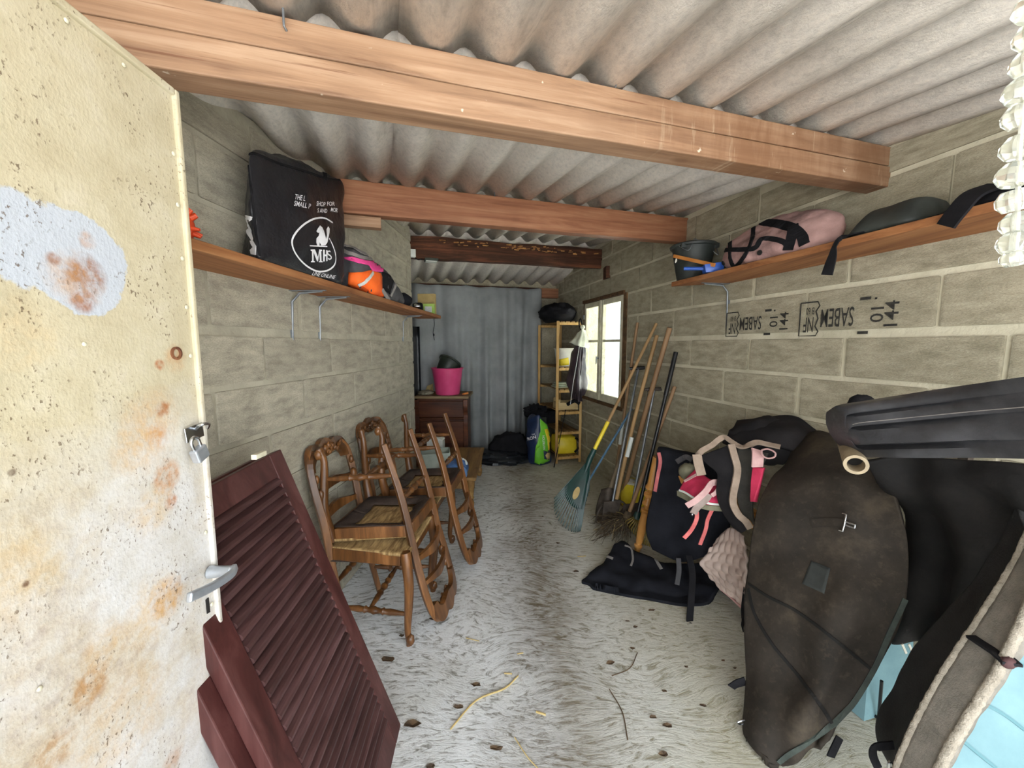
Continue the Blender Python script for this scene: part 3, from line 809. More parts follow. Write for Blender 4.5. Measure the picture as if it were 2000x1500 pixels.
put_px(mb, 'SMALL P', 573, 402, 605, 408, 10); put_px(mb, 'S AND', 619, 415, 638, 416, 8); put_px(mb, 'MOR', 645, 413, 658, 415, 8)
put_px(mb, 'LINE ONLINE', 608, 537, 652, 545, 7, it=.35)
def poly_px(mb, pts):
    bm = bmesh.new(); vv = [bm.verts.new((x, y, 0)) for x, y in pts]; bm.faces.new(vv)
    bmesh.ops.triangulate(bm, faces=bm.faces); bmesh.ops.subdivide_edges(bm, edges=bm.edges, cuts=2, use_grid_fill=True)
    bm.verts.index_update(); P3 = [onto(bv, v.co.x, v.co.y, .0022, 1.7)[0] for v in bm.verts]; mb.add(P3, [tuple(v.index for v in f.verts) for f in bm.faces]); bm.free()
def crop(q): return [(460+x/5.17, 280+y/5.17) for x, y in q]
poly_px(mb, crop([(848,830),(828,858),(812,888),(828,906),(842,900),(836,932),(812,960),(810,1000),(822,1034),(842,1032),(846,1000),(862,1032),(902,1030),(918,990),(908,960),(890,890),(872,850)]))
poly_px(mb, crop([(932,838),(914,868),(918,930),(906,985),(905,1028),(924,1000),(944,905),(946,862)]))
stroke(mb, bv, crop([(745,1034),(830,1038),(920,1042)]), .004, .001, .0025)
# the serif letters under the emblem
for q in ([(752,1072),(790,1070),(790,1082),(782,1086),(784,1188),(796,1192),(796,1200),(756,1200),(758,1190),(768,1186),(766,1088),(754,1084)], [(772,1072),(796,1070),(828,1150),(826,1192),(818,1192)], [(820,1192),(828,1192),(848,1072),(842,1070),(826,1150)], [(838,1070),(868,1074),(868,1086),(860,1090),(864,1188),(876,1194),(876,1200),(836,1200),(838,1190),(846,1188),(842,1090)]):
    poly_px(mb, crop(q))
for q in ([(880,1074),(896,1075),(896,1190),(884,1194),(880,1190)], [(910,1078),(924,1080),(924,1188),(912,1190)], [(890,1120),(914,1122),(914,1140),(890,1138)]):
    poly_px(mb, crop(q))
put_px(mb, 'S', 460+932/5.17, 280+1178/5.17, 460+972/5.17, 280+1170/5.17, 18)
ring = crop([(975,800),(900,758),(820,756),(720,795),(630,870),(572,960),(568,1030),(600,1110),(660,1190),(740,1255),(830,1294),(920,1285),(985,1240),(1008,1180),(1000,1100),(972,1020),(942,960)])
stroke(mb, bv, ring, .0065, .001, .0025, 60)
# letters on the bag's side
poly_px(mb, crop([(96,720),(172,742),(172,770),(130,800),(170,880),(168,900),(140,930),(186,965),(184,975),(168,984),(96,880),(94,860),(120,845),(96,790),(110,745)]))
poly_px(mb, crop([(150,985),(182,980),(215,1040),(214,1130),(160,1120),(150,1080),(180,1050),(160,1020)]))
mb.build('print', M_WHITE_PRINT, bag)
o = MB(); stroke(o, bv, crop([(880,230),(900,300),(905,360)]), .018, .004, .001); o.build('handle_strap', M_BLACKF, bag)

# bundle of high-visibility rugs
M_HVO = simple('hi_vis_orange', '#e8560f', '#ff6f1f', .75, 9, bump=.4, bscale=60, bdist=.004)
M_HVP = simple('hi_vis_pink', '#e03a86', '#f552a0', .75, 9, bump=.3, bscale=60)
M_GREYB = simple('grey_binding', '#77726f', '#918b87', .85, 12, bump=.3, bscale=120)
M_REFL = simple('reflective_tape', '#b9bcbb', '#d4d6d2', .4, 30, bump=.2, bscale=200)
M_CHARC = simple('charcoal_fleece', '#3a393b', '#515053', .95, 10, bump=.4, bscale=120)
rg = thing('horse_rug', 'crumpled grey, pink and orange high-visibility rug heaped beside the black bag', 'rug', LS(2.4, ZS, .12))
c = [LS(2.00,ZS+.003,.225), LS(2.70,ZS+.003,.222), LS(2.70,ZS+.003,.05), LS(2.02,ZS+.003,.05), LS(2.03,ZS+.235,.2), LS(2.58,ZS+.12,.2), LS(2.68,ZS+.10,.06), LS(2.05,ZS+.27,.06)]
m1 = hexa_soft(c, 18, (.02,.02,.02), .03, 8, 5, rp=5, flat=ZS+.001).build('rug_body', M_CHARC, rg, smooth=True, weld=True)
rv = bvh_of(m1)
def pxpatch(b, pts, mat, name, parent, off=.004, n=2, th=.004, fb=None):
    bm = bmesh.new(); vv = [bm.verts.new((x, y, 0)) for x, y in pts]; bm.faces.new(vv)
    bmesh.ops.triangulate(bm, faces=bm.faces)
    for _ in range(n): bmesh.ops.subdivide_edges(bm, edges=bm.edges, cuts=1, use_grid_fill=True)
    ok = []; cache = {}
    bm.verts.index_update()
    for v in bm.verts:
        h, nn = onto(b, v.co.x, v.co.y, off, fb); cache[v.index] = h
    m = MB(); idx = {}
    vs = [];
    for k, h in cache.items():
        if h is not None: idx[k] = len(vs); vs.append(h)
    fs = [tuple(idx[v.index] for v in f.verts) for f in bm.faces if all(v.index in idx for v in f.verts)]
    bm.free(); m.add(vs, fs)
    return m.build(name, mat, parent, smooth=True, solid=th)
def c7(q): return [(640+x/6.817, 440+y/6.817) for x, y in q]
pxpatch(rv, c7([(285,630),(440,630),(560,600),(700,640),(715,690),(715,830),(745,940),(680,965),(520,930),(400,850),(275,795)]), M_HVO, 'orange_panel', rg, .006)
pxpatch(rv, c7([(225,425),(330,425),(480,465),(580,480),(700,470),(790,470),(860,530),(875,600),(820,610),(740,560),(730,620),(600,620),(550,540),(450,480),(230,455)]), M_HVP, 'pink_panel', rg, .005)
mb = MB(); stroke(mb, rv, c7([(410,790),(480,760),(540,700),(590,630)]), .016, .002, .009); mb.build('reflective_strip', M_REFL, rg)
mb = MB()
for q in ([(210,340),(330,390),(480,440),(700,460),(830,480),(890,560),(890,660)], [(740,560),(820,620),(930,660),(900,780),(830,940)], [(715,850),(770,930),(820,1000)], [(200,280),(320,300),(450,370),(620,430),(760,440)]):
    mb = MB(); stroke(mb, rv, c7(q), .018, .004, .007)
    if mb.v: mb.build('binding', M_GREYB, rg, smooth=True)
pxpatch(rv, c7([(720,620),(880,680),(870,760),(820,920),(720,830)]), M_BLACKF, 'black_panel', rg, .004)
mb = MB()
mb.blob(LS(2.77, ZS+.045, .15), (.07,.12,.05), .1, 4, 2, 24, 12, flat=ZS+.002)
tag(mb.build('rolled_cap', M_NAVYF, None, smooth=True), 'dark navy cloth bundle at the end of the bright rug heap on the shelf', 'cloth')
# small things at the far end of the left shelf
M_GREENP = simple('lime_card', '#8fb04a', '#a9c765', .6, 10, bump=0); M_CARD = simple('cardboard', '#a08a58', '#b79f6b', .8, 10, bump=.1)
kb = thing('cardboard_box', 'tall tan cardboard box standing at the far end of the left shelf', 'box', LS(3.5, ZS, .1))
MB().box(LS(3.56, ZS+.095, .11), (.16,.05,.19)).build('box_body', M_CARD, kb, bevel=.003)
gb = thing('product_box', 'small lime green box with clear window in front of the cardboard box', 'box', LS(3.42, ZS, .13))
MB().box(LS(3.46, ZS+.045, .155), (.1,.04,.09)).build('box_body', M_GREENP, gb, bevel=.002)
MB().box(LS(3.435, ZS+.04, .155), (.06,.006,.05)).build('box_window', M_REFL, gb)
bl = thing('headlamp', 'black and silver hand lamp lying on the left shelf', 'lamp', LS(3.18, ZS, .12))
MB().lathe([(.0,0),(.03,0),(.038,.02),(.038,.06),(.03,.075),(.0,.075)], Matrix.Translation(LS(3.24, ZS+.04, .12)) @ Matrix.Rotation(math.pi/2,4,'Y') @ Matrix.Translation((0,0,-.035)), 18).build('lamp_body', M_BLACKF, bl, smooth=True)
MB().lathe([(.0,-.012),(.02,-.012),(.024,0),(.012,.02),(.01,.035),(.0,.035)], Matrix.Translation(LS(3.16, ZS+.04, .13)) @ Matrix.Rotation(math.pi/2,4,'Y'), 16).build('lamp_fitting', M_CHROME, bl, smooth=True)
mb = MB(); mb.lathe([(.0,0),(.022,0),(.024,.05),(.016,.06),(.014,.075),(.0,.075)], Matrix.Translation(LS(3.02, ZS, .06)), 16)
tag(mb.build('spray_can', M_STEEL, None, smooth=True), 'small pale blue-grey canister behind the navy cloth on the shelf', 'can')
# dark cord dangling from the far end of the left shelf
p = LS(3.6, 1.645, .16); mb = MB(); mb.tube(spline([p, p+Vector((.0,.01,-.06)), p+Vector((-.01,.0,-.13)), p+Vector((0,0,-.2))], 12), .003, 6); mb.blob(p+Vector((-.005,0,-.15)), (.008,.008,.014), .1, 5, 0, 10, 6)
tag(mb.build('cord', M_NAVYF, None, smooth=True), 'dark knotted cord dangling from the far end of the left shelf', 'cord')

# ------------------------------------------------------------------ louvred shutters leaning behind the door
def shutter(label, B, w, h, n, Wd, Ht, shift=0):
    t = thing('louvred_shutter', label, 'shutter', B)
    def q(a, b, c): return B+w*a+h*b+n*c
    def bx(m, a0, a1, b0, b1, c0, c1): return m.hexa([q(a0,b0,c0), q(a1,b0,c0), q(a1,b0,c1), q(a0,b0,c1), q(a0,b1,c0), q(a1,b1,c0), q(a1,b1,c1), q(a0,b1,c1)])
    bx(MB(), 0, .068, 0, Ht, -.034, 0).build('stile', M_SHUTV, t, bevel=.003)
    bx(MB(), Wd-.068, Wd, 0, Ht, -.034, 0).build('stile', M_SHUTV, t, bevel=.003)
    bx(MB(), .0685, Wd-.0685, 0, .09, -.033, -.001).build('rail', M_SHUTV, t, bevel=.003)
    bx(MB(), .0685, Wd-.0685, Ht-.075, Ht, -.033, -.001).build('rail', M_SHUTV, t, bevel=.003)
    z = .105; proto = None
    while z < Ht-.085:
        if proto is None:
            m = MB(); pr = [(.022,-.031),(.025,-.024),(.004,.001),(-.003,.0045),(-.010,.003),(-.0125,-.003),(-.009,-.010)]
            m.prism([q(.069, z+b, c) for b, c in pr], w*(Wd-.138)); o = proto = m.build('slat', M_SHUT, t); z0 = z
        else:
            o = proto.copy(); COL.objects.link(o); o.parent = t; o.location = proto.location+h*(z-z0)
        z += .0318
    return t
B = F(783, 1415); T = P(550, 880, 1.245); hh = (T-B).normalized(); ww = Vector((.0725,-.9973,-.008)); ww = (ww-hh*ww.dot(hh)).normalized(); nn = hh.cross(ww)
shutter('dark maroon louvred shutter leaning in front, nearest the room', B, ww, hh, nn, .505, 1.115)
shutter('second maroon louvred shutter leaning behind the front one, only its edge showing', B-nn*.042/.944+ww*.03+Vector((-.0,0,0)) - Vector((0,0,(B-nn*.042/.944+ww*.03).z)), ww, hh, nn, .505, 1.105)
o = MB().box(P(520, 886, 1.02)+Vector((-.02,0,-.004)), (.015,.045,.014)); 
tag(o.build('hinge_strap', M_WFRAME, None, bevel=.002), 'small whitish iron hinge strap on the top edge of the leaning shutters', 'hinge')

# ------------------------------------------------------------------ rush seated chairs, two upright and two upside down on top
def turned(m, p0, p1, prof):
    p0, p1 = Vector(p0), Vector(p1); d = p1-p0
    M = Matrix.Translation(p0) @ Vector((0,0,1)).rotation_difference(d).to_matrix().to_4x4()
    return m.lathe([(r, t*d.length) for t, r in prof], M, 12)
ST = [(0,.008),(.1,.010),(.26,.015),(.34,.012),(.36,.017),(.40,.011),(.46,.014),(.5,.019),(.54,.014),(.6,.011),(.64,.017),(.66,.012),(.74,.015),(.9,.010),(1,.008)]
def make_chair(label, matrix):
    t = thing('rush_seat_chair', label, 'chair', (0,0,0), 'carved rush seat chairs stacked by the left wall'); t.matrix_world = matrix
    B = lambda m, nm, mat, par=t, **k: m.build(nm, mat, par, local=True, **k)
    H = .915
    for s in (-1, 1):
        f = MB(); f.tube(spline([(.19,s*.195,.455),(.197,s*.20,.40),(.207,s*.208,.30),(.198,s*.198,.18),(.188,s*.19,.07),(.196,s*.196,.02),(.202,s*.2,0)], 18), [.024,.025,.026,.026,.025,.024,.023,.022,.021,.020,.019,.0175,.016,.015,.015,.015,.0165,.018,.016], 8)
        lg = B(f, 'leg', M_CHAIR, smooth=True)
        fo = MB(); fo.blob((.205, s*.202, .028), (.02,.02,.026), .18, 6, 2, 14, 8); B(fo, 'carved_foot', M_CHAIR, lg, smooth=True)
        r = MB(); pts = spline([(-.10,s*.165,0),(-.160,s*.168,.25),(-.19,s*.17,.45),(-.205,s*.172,.56),(-.236,s*.180,.72),(-.262,s*.168,.84),(-.274,s*.125,.895)], 26)
        r.tube(pts, [.018+.006*math.sin(min(1, i/14)*math.pi/2) if i < 15 else .024-.004*(i-14)/12 for i in range(27)], 4); 
        lg = B(r, 'back_post', M_CHAIR, smooth=False, bevel=.004)
        bx = MB(); bx.blob((-.222, s*.158, .70), (.018,.016,.03), .12, 5, 3, 12, 8); bx.blob((-.235, s*.165, .775), (.014,.012,.022), .1, 5, 3, 12, 8); B(bx, 'carved_scroll', M_CHAIR, lg, smooth=True, kind='stuff')
    # arched, scalloped crest rail
    up = [(-.176,.80),(-.172,.86),(-.14,.905),(-.09,.918),(-.055,.908),(-.03,.922),(0,.93),(.03,.922),(.055,.908),(.09,.918),(.14,.905),(.172,.86),(.176,.80)]
    lo = [(.135,.80),(.125,.825),(.09,.85),(.05,.848),(.0,.838),(-.05,.848),(-.09,.85),(-.125,.825),(-.135,.80)]
    rk = lambda z: -.19-.185*(z-.45)+.0
    U = spline([(rk(z)-.018+.025*(1-(y/.18)**2)*-1*.6, y, z) for y, z in up], 32); Lo = spline([(rk(z)-.018-.015*(1-(y/.18)**2), y, z) for y, z in reversed(lo)], 32)
    m = MB(); th = Vector((.026,0,.004))
    m.grid([[a, a*.5+b*.5, b, b+th, a*.5+b*.5+th*1.35, a+th] for a, b in zip(U, Lo)], True)
    m.f.append(tuple(range(6))); m.f.append(tuple(32*6+q for q in range(6)))
    cr_ = B(m, 'crest_rail', M_CHAIR, smooth=True)
    m = MB(); rnd = random.Random(3)
    for k in range(13):
        y = -.105+.0175*k; z = .876+.012*math.cos(k*1.6); m.blob((rk(z)+.010, y, z), (.008,.012,.013), .3, 6, k, 10, 6)
    for y in (-.03, 0, .03): m.blob((rk(.9)+.012, y, .898-abs(y)*.3), (.011,.016,.016), .25, 5, 9, 12, 8)
    B(m, 'carving', M_CHAIR, cr_, smooth=True, kind='stuff')
    for z, hgt in ((.575,.040),(.70,.036)):
        g = []
        for i in range(17):
            y = -.162+.324*i/16; bow = -.03*(1-(y/.162)**2); arch = .014*math.cos(y/.162*math.pi); x = -.19-.17*(z-.45)+.0+bow
            g.append([Vector((x-.009,y,z-hgt/2)), Vector((x+.009,y,z-hgt/2)), Vector((x+.009,y,z+hgt/2+arch)), Vector((x-.009,y,z+hgt/2+arch))])
        m = MB().grid(g, True); m.f.append((0,1,2,3)); m.f.append((64,65,66,67)); B(m, 'back_rail', M_CHAIR)
    for p0, p1 in (((.19,-.17,.42),(.19,.17,.42)), ((-.19,-.15,.42),(-.19,.15,.42)), ((-.17,-.168,.42),(.17,-.196,.42)), ((-.17,.168,.42),(.17,.196,.42))):
        B(MB().bar(p0, p1, .02, .058), 'seat_rail', M_CHAIR, bevel=.004)
    # woven rush, slightly domed, four triangles meeting in the middle
    def seat(z, dome, r0, inset=.0):
        g = []; N = 16
        for i in range(N+1):
            x = -.185+inset+(.385-2*inset)*i/N; half = (.165+.04*i/N)-inset; row = []
            for j in range(N+1):
                y = -half+2*half*j/N; u, v = 2*i/N-1, 2*j/N-1
                k = max(abs(u), abs(v)); row.append(Vector((x, y, z+dome*(1-k)+.003*math.sin(k*40))))
            g.append(row)
        return MB().grid(g)
    B(seat(.452, .006, 0, -.005), 'rush_seat', M_RUSH, smooth=True, solid=.014)
    B(seat(.424, -.014, 0, .055), 'rush_underside', M_RUSH, smooth=True)
    m = MB(); N = 48; rows = []
    for i in range(N):
        a = 2*math.pi*i/N; c_, s_ = math.cos(a), math.sin(a); k = 1/max(abs(c_), abs(s_))
        w_ = .62+.12*noise.noise(Vector((c_*2, s_*2, 1)))
        rows.append([Vector((.19*c_*k*.98, .185*s_*k, .392)), Vector((.19*c_*k*.86, .18*s_*k*.86, .400+.006*math.sin(i))), Vector((.19*c_*k*w_, .18*s_*k*w_, .413))])
    rows.append(rows[0]); m.grid(rows); B(m, 'torn_seat_lining', M_RUSHD, smooth=True, solid=.004)
    for s in (-1, 1): B(turned(MB(), (.19,s*.193,.15), (-.140,s*.166,.15), ST), 'stretcher', M_CHAIR, smooth=True)
    B(turned(MB(), (.0,-.175,.15), (.0,.175,.15), ST), 'stretcher', M_CHAIR, smooth=True)
    B(turned(MB(), (-.163,-.166,.27), (-.163,.166,.27), ST), 'stretcher', M_CHAIR, smooth=True)
    return t
def up_m(x, y, deg): return Matrix.Translation((x, y, 0)) @ Matrix.Rotation(math.radians(deg), 4, 'Z')
def inv_m(x, y, deg, tilt, z): return Matrix.Translation((x, y, z)) @ Matrix.Rotation(math.radians(deg), 4, 'Z') @ Matrix.Rotation(math.radians(tilt), 4, 'Y') @ Matrix.Translation((0,0,.47)) @ Matrix.Rotation(math.pi, 4, 'Y')
ch = make_chair('carved wooden chair standing upright nearest the shutter, under an upturned chair', up_m(-.665, 1.87, -4))
def chair_copy(label, M):
    c = copy_tree(ch); c.matrix_world = M; c['label'] = label; return c
chair_copy('upside down carved chair stacked on the upright chair nearest the shutter', inv_m(-.652, 1.92, -6, -4, .462))
chair_copy('carved wooden chair standing upright farther from the shutter, under an upturned chair', up_m(-.645, 2.41, -5))
chair_copy('upside down carved chair stacked on the farther upright chair, beside the low table', inv_m(-.545, 2.41, -6, -4, .462))

# ------------------------------------------------------------------ low table and what lies on it
M_TABLE = wood('table_oak', '#5a4022', '#86653a', '#a8874f', 1, 10, .5)
tb = thing('low_table', 'low wooden table with worn yellowish top behind the stacked chairs', 'table', (-.58, 3.56, 0))
MB().box((-.58,3.56,.285), (.56,.96,.03)).build('table_top', M_TABLE, tb, bevel=.008)
for c, s in (((-.58,3.13,.23),(.46,.02,.08)), ((-.58,3.99,.23),(.46,.02,.08)), ((-.345,3.56,.23),(.02,.82,.08)), ((-.815,3.56,.23),(.02,.82,.08))): MB().box(c, s).build('apron', M_TABLE, tb)
for x in (-.81,-.35):
    for y in (3.13, 3.99): turned(MB(), (x,y,0), (x,y,.27), [(0,.018),(.1,.026),(.25,.03),(.35,.02),(.4,.03),(.45,.022),(.7,.03),(.72,.034),(1,.034)]).build('leg', M_TABLE, tb, smooth=True)
M_CRATE = simple('grey_green_plastic', '#8e998f', '#a9b3a8', .5, 6, bump=.1); M_WHITEC = simple('white_card', '#c9cfc9', '#dfe3de', .7, 6, bump=.1); M_BLUEBAG = simple('blue_bag', '#2c4f8a', '#5f86b8', .4, 14, bump=.5, bscale=25, bdist=.01)
def open_crate(name, label, c, w, d, h, mat, rot=0, th=.008, cat='crate'):
    t = thing(name, label, cat, c); R = Matrix.Rotation(rot, 3, 'Z'); c = Vector(c)
    MB().box(c+R@Vector((0,0,th/2)), (w,d,th), R).build('base', mat, t)
    for dx, dy, ww_, dd in ((0,-d/2,w,th),(0,d/2,w,th),(-w/2,0,th,d),(w/2,0,th,d)):
        MB().box(c+R@Vector((dx,dy,h/2)), (ww_,dd,h), R).build('side_panel', mat, t, bevel=.002)
    return t
ct = open_crate('plastic_crate', 'grey green plastic crate on the low table', F(850, 912, .302), .26, .2, .15, M_CRATE, .2)
cb = thing('milk_carton_box', 'white gable topped carton on the low table beyond the crate', 'carton', F(847, 893, .302)+Vector((0,.12,0)))
c = WORLD[cb.name]; MB().hexa([c+Vector(k) for k in ((-.08,-.06,0),(.08,-.06,0),(.08,.06,0),(-.08,.06,0),(-.08,-.06,.15),(.08,-.06,.15),(.08,.06,.15),(-.08,.06,.15))]).build('carton_body', M_WHITEC, cb, bevel=.003)
MB().prism([c+Vector(k) for k in ((-.082,-.062,.151),(.082,-.062,.151),(0,-.062,.20))], (0,.124,0)).build('carton_top', M_WHITEC, cb)
MB().box(c+Vector((.0,-.0615,.05)), (.045,.003,.07)).build('label', M_DARK, cb)
c = F(893, 925, .302); c.z = .302
bb = thing('blue_bag', 'crumpled blue and white plastic packet at the table edge', 'packet', c)
hexa_soft([c+Vector(k) for k in ((-.13,-.12,0),(.085,-.12,0),(.09,.13,0),(-.1,.13,0),(-.1,-.1,.10),(.06,-.1,.085),(.07,.1,.11),(-.08,.1,.12))], 12, (.01,.01,.01), .022, 14, 4, rp=6, flat=.302).build('packet_body', M_BLUEBAG, bb, smooth=True, weld=True)
bvb = bvh_of(bb.children[0]); o = MB(); stroke(o, bvb, [(897,893),(909,900),(911,908)], .02, .003, .003); o.build('white_edge', M_WHITEC, bb)

# ------------------------------------------------------------------ chest of drawers with the pink bucket
M_CHEST = wood('chest_walnut', '#33190f', '#572f1c', '#6e4128', 0, 10, .45)
ct = thing('chest_of_drawers', 'dark brown wooden cabinet with one drawer in front of the grey curtain', 'cabinet', (-.80, 4.52, 0))
x0, x1, y0, y1 = -1.10, -.515, 4.32, 4.78
MB().box(((x0+x1)/2, (y0+y1)/2+.01, .4), (x1-x0-.02, y1-y0-.02, .78)).build('carcass', M_CHEST, ct, bevel=.004)
MB().box(((x0+x1)/2, (y0+y1)/2, .805), (x1-x0+.04, y1-y0+.02, .03)).build('top_board', wood('chest_top', '#5a4a36', '#8a7758', '#a29070', 0, 8, .8), ct, bevel=.006)
MB().box(((x0+x1)/2, y0+.005, .67), (x1-x0-.06, .03, .19)).build('drawer', M_CHEST, ct, bevel=.008)
MB().box(((x0+x1)/2, y0+.004, .30), (x1-x0-.08, .03, .46)).build('door', M_CHEST, ct, bevel=.008)
m = MB(); m.tube([(x0+.0, y0-.004, .56), (x1, y0-.004, .56)], .012, 8); m.build('moulding', M_CHEST, ct, smooth=True)
for x, s in ((x0+.015, 1), (x1-.015, -1)):
    pf = spline([(x, y0-.02, .78), (x, y0-.03, .70), (x, y0+.0, .60), (x, y0-.02, .52), (x, y0-.005, .35), (x, y0-.02, .1), (x, y0-.02, 0)], 20)
    m = MB(); m.ribbon(pf, .05, .03, (0,1,0)); m.build('scroll_pilaster', M_CHEST, ct, smooth=True, bevel=.004)
M_PINK = simple('pink_plastic', '#d13f74', '#e2568a', .4, 5, bump=.05); M_DKGREEN = simple('dark_green_plastic', '#1e241d', '#2e362b', .5, 6, bump=.1)
c = F(875, 770, .821); c = Vector((c.x, 4.5, .821)); c.x = (875-1000)/745*4.55
bk = thing('bucket', 'pink plastic bucket standing on the dark cabinet', 'bucket', c)
MB().lathe([(.0,.0),(.135,.0),(.14,.006),(.178,.30),(.19,.302),(.193,.312),(.186,.316),(.176,.312),(.172,.30),(.135,.014),(.0,.012)], Matrix.Translation(c), 40, cap=False).build('bucket_body', M_PINK, bk, smooth=True)
M = Matrix.Translation(c+Vector((.005,.0,.33))) @ Matrix.Rotation(math.radians(-28), 4, 'X') @ Matrix.Rotation(math.radians(22), 4, 'Y')
pt_ = MB().lathe([(.0,-.15),(.09,-.15),(.095,-.146),(.125,.055),(.138,.057),(.14,.075),(.132,.078),(.122,.07),(.088,-.135),(.0,-.138)], M @ Matrix.Rotation(math.radians(0), 4, 'X'), 32, cap=False)
tag(pt_.build('flower_pot', M_DKGREEN, None, smooth=True), 'dark green plastic pot lying tilted inside the pink bucket', 'pot')
c = F(829, 768, .821); mb = MB(); mb.blob(Vector((-1.02,4.5,.835)), (.085,.12,.03), .35, 9, 3, 24, 12, flat=.822)
tag(mb.build('rag', simple('pale_rag', '#8a8470', '#aaa58f', .9, 10, bump=.4), None, smooth=True), 'crumpled pale rag on the cabinet left of the pink bucket', 'cloth')
mb = MB(); mb.add([(-1.06,4.6,.822),(-.95,4.58,.822),(-.97,4.66,.93),(-1.04,4.65,.90),(-1.0,4.64,.86)], [(0,1,4),(1,2,4),(2,3,4),(3,0,4)])
tag(mb.build('paper_wrapper', M_CARD, None, solid=.003), 'folded brown paper standing behind the rag on the cabinet', 'paper')
mb = MB(); p = Vector((-.545,4.42,.836)); mb.tube([p+Vector((-.03,-.04,0)), p, p+Vector((.02,.05,0))], [.005,.013,.014], 10)
tag(mb.build('carrot', simple('carrot_orange', '#c8702c', '#dc8a44', .7, 20, bump=.2), None, smooth=True), 'small orange carrot lying right of the pink bucket', 'carrot')

# ------------------------------------------------------------------ grey sheet hung as a curtain
def curt(a, t):
    u = (a-.33)/(2.0-.33); k = .25+.75*t
    f = .075*math.sin(u*21+1.1*math.sin(u*6)+.6*t)+.045*math.sin(u*47+2*t)+.02*math.sin(u*83+t)+.05*math.exp(-((u-.53)/.05)**2)*t+.03*math.exp(-((u-.36)/.03)**2)*t-.02*math.exp(-((u-.45)/.04)**2)*t
    f = f*k+.012*noise.noise(Vector((u*8, t*5, 0)))+.004*noise.noise(Vector((u*30, t*18, 2)))
    z0, z1 = 2.150+.006*(a-1.0)-.012*abs(math.sin(a*9.5)), .05+.03*math.sin(u*9)+.05*u*0
    sl = a+.05*t*math.sin(u*5)*(1-u)
    return AB(sl, 4.855-f-.05*t, z0+(z1-z0)*t)
cu = thing('hanging_sheet', 'large grey cloth sheet hung as a curtain across the back', 'curtain', AB(1.1, 4.85, 0))
g = [[curt(.30+1.72*j/150, i/50) for j in range(151)] for i in range(51)]
MB().grid(g).build('curtain_cloth', M_CURTAIN, cu, smooth=True, solid=.004)
# thin dark folded sheet standing in the recess
mb = MB(); g = [[Vector((-1.53+.43*j/16, 4.60+.03*math.sin(j*1.4), .02+1.6*i/12+.0)) for j in range(17)] for i in range(13)]
tag(mb.grid(g).build('dark_sheet', M_PLASTIC_BAG, None, smooth=True, solid=.006), 'dark folded sheet in the recess beside the left wall end', 'sheet')

# ------------------------------------------------------------------ heap of dark sacks, feed sack
def heap(name, label, cat, c, r, seed, mat, amp=.22, freq=3.2, **k):
    m = MB(); m.blob(c, r, amp, freq, seed, 40, 20, flat=.003, **k)
    return tag(m.build(name, mat, None, smooth=True), label, cat)
heap('black_sack', 'crumpled black plastic tarp spread on the floor below the curtain', 'tarp', Vector((-.16,4.52,.03)), (.40,.20,.085), 4, M_PLASTIC_BAG, .3, 4.5)
heap('black_sack', 'bulging black sack slumped against the curtain bottom', 'sack', Vector((-.03,4.66,.10)), (.26,.12,.22), 9, M_BLACKF, .18, 3)
heap('black_sack', 'flattened dark sack beside the cabinet foot', 'sack', Vector((-.43,4.62,.03)), (.13,.10,.07), 12, M_PLASTIC_BAG, .25, 4)
mb = MB(); mb.tube(spline([F(968,852,.16), F(995,870,.12), F(1010,880,.1), F(1032,884,.06)], 20), .004, 6)
tag(mb.build('lead_rope', simple('maroon_cord', '#4a2426', '#6b3a3a', .9, 20), None, smooth=True), 'thin maroon cord trailing over the black tarp', 'cord')
M_NAVY = simple('navy_plastic', '#1c2942', '#27375a', .4, 8, bump=.4, bscale=22, bdist=.008); M_LIME = simple('lime_plastic', '#62b526', '#7ccc3a', .42, 8, bump=.3, bscale=22, bdist=.006); M_YEL = simple('yellow_plastic', '#d8be1f', '#e8d23a', .45, 10, bump=.2)
fs = thing('feed_sack', 'navy and lime green feed sack standing by the wooden shelf unit', 'sack', F(1058, 908))
c8 = [P(1030,895,4.42), P(1052,909,4.30), P(1080,903,4.40), P(1050,890,4.62), P(1027,822,4.46), P(1052,806,4.36), P(1072,830,4.44), P(1036,803,4.58)]
for k in c8[:4]: k.z = .004
sk = hexa_soft(c8, 18, (.03,.03,.02), .02, 7, 8, rp=8, flat=.002).build('sack_body', M_NAVY, fs, smooth=True, weld=True)
kv = bvh_of(sk)
def c9(q): return [(900+x/8, 780+y/8) for x, y in q]
pxpatch(kv, c9([(1235,300),(1340,390),(1400,560),(1440,680),(1420,980),(1290,1045),(1150,990),(1165,780),(1230,740),(1245,500)]), M_LIME, 'green_panel', fs, .003, 3)
pxpatch(kv, c9([(1305,470),(1350,460),(1440,650),(1410,810),(1365,790),(1350,640)]), M_YEL, 'yellow_panel', fs, .006, 2)
pxpatch(kv, c9([(1290,800),(1460,850),(1460,960),(1300,930)]), M_NAVY, 'navy_label', fs, .006, 2)
pxpatch(kv, c9([(1315,870),(1345,830),(1385,840),(1385,920),(1345,940)]), M_CARD, 'emblem', fs, .009, 1)
bv = kv; mb = MB(); put_px(mb, 'RON', 900+1050/8, 780+645/8, 900+1180/8, 780+608/8, 6.5, bold=.02); put_px(mb, 'THE', 900+1110/8, 780+560/8, 900+1160/8, 780+548/8, 2.6)
put_px(mb, 'NUTRITION', 900+1320/8, 780+780/8, 900+1305/8, 780+560/8, 4.5, bold=.01)
for q in mb.v: q += Vector((0,-.008,0))
mb.build('print', M_WHITE_PRINT, fs)

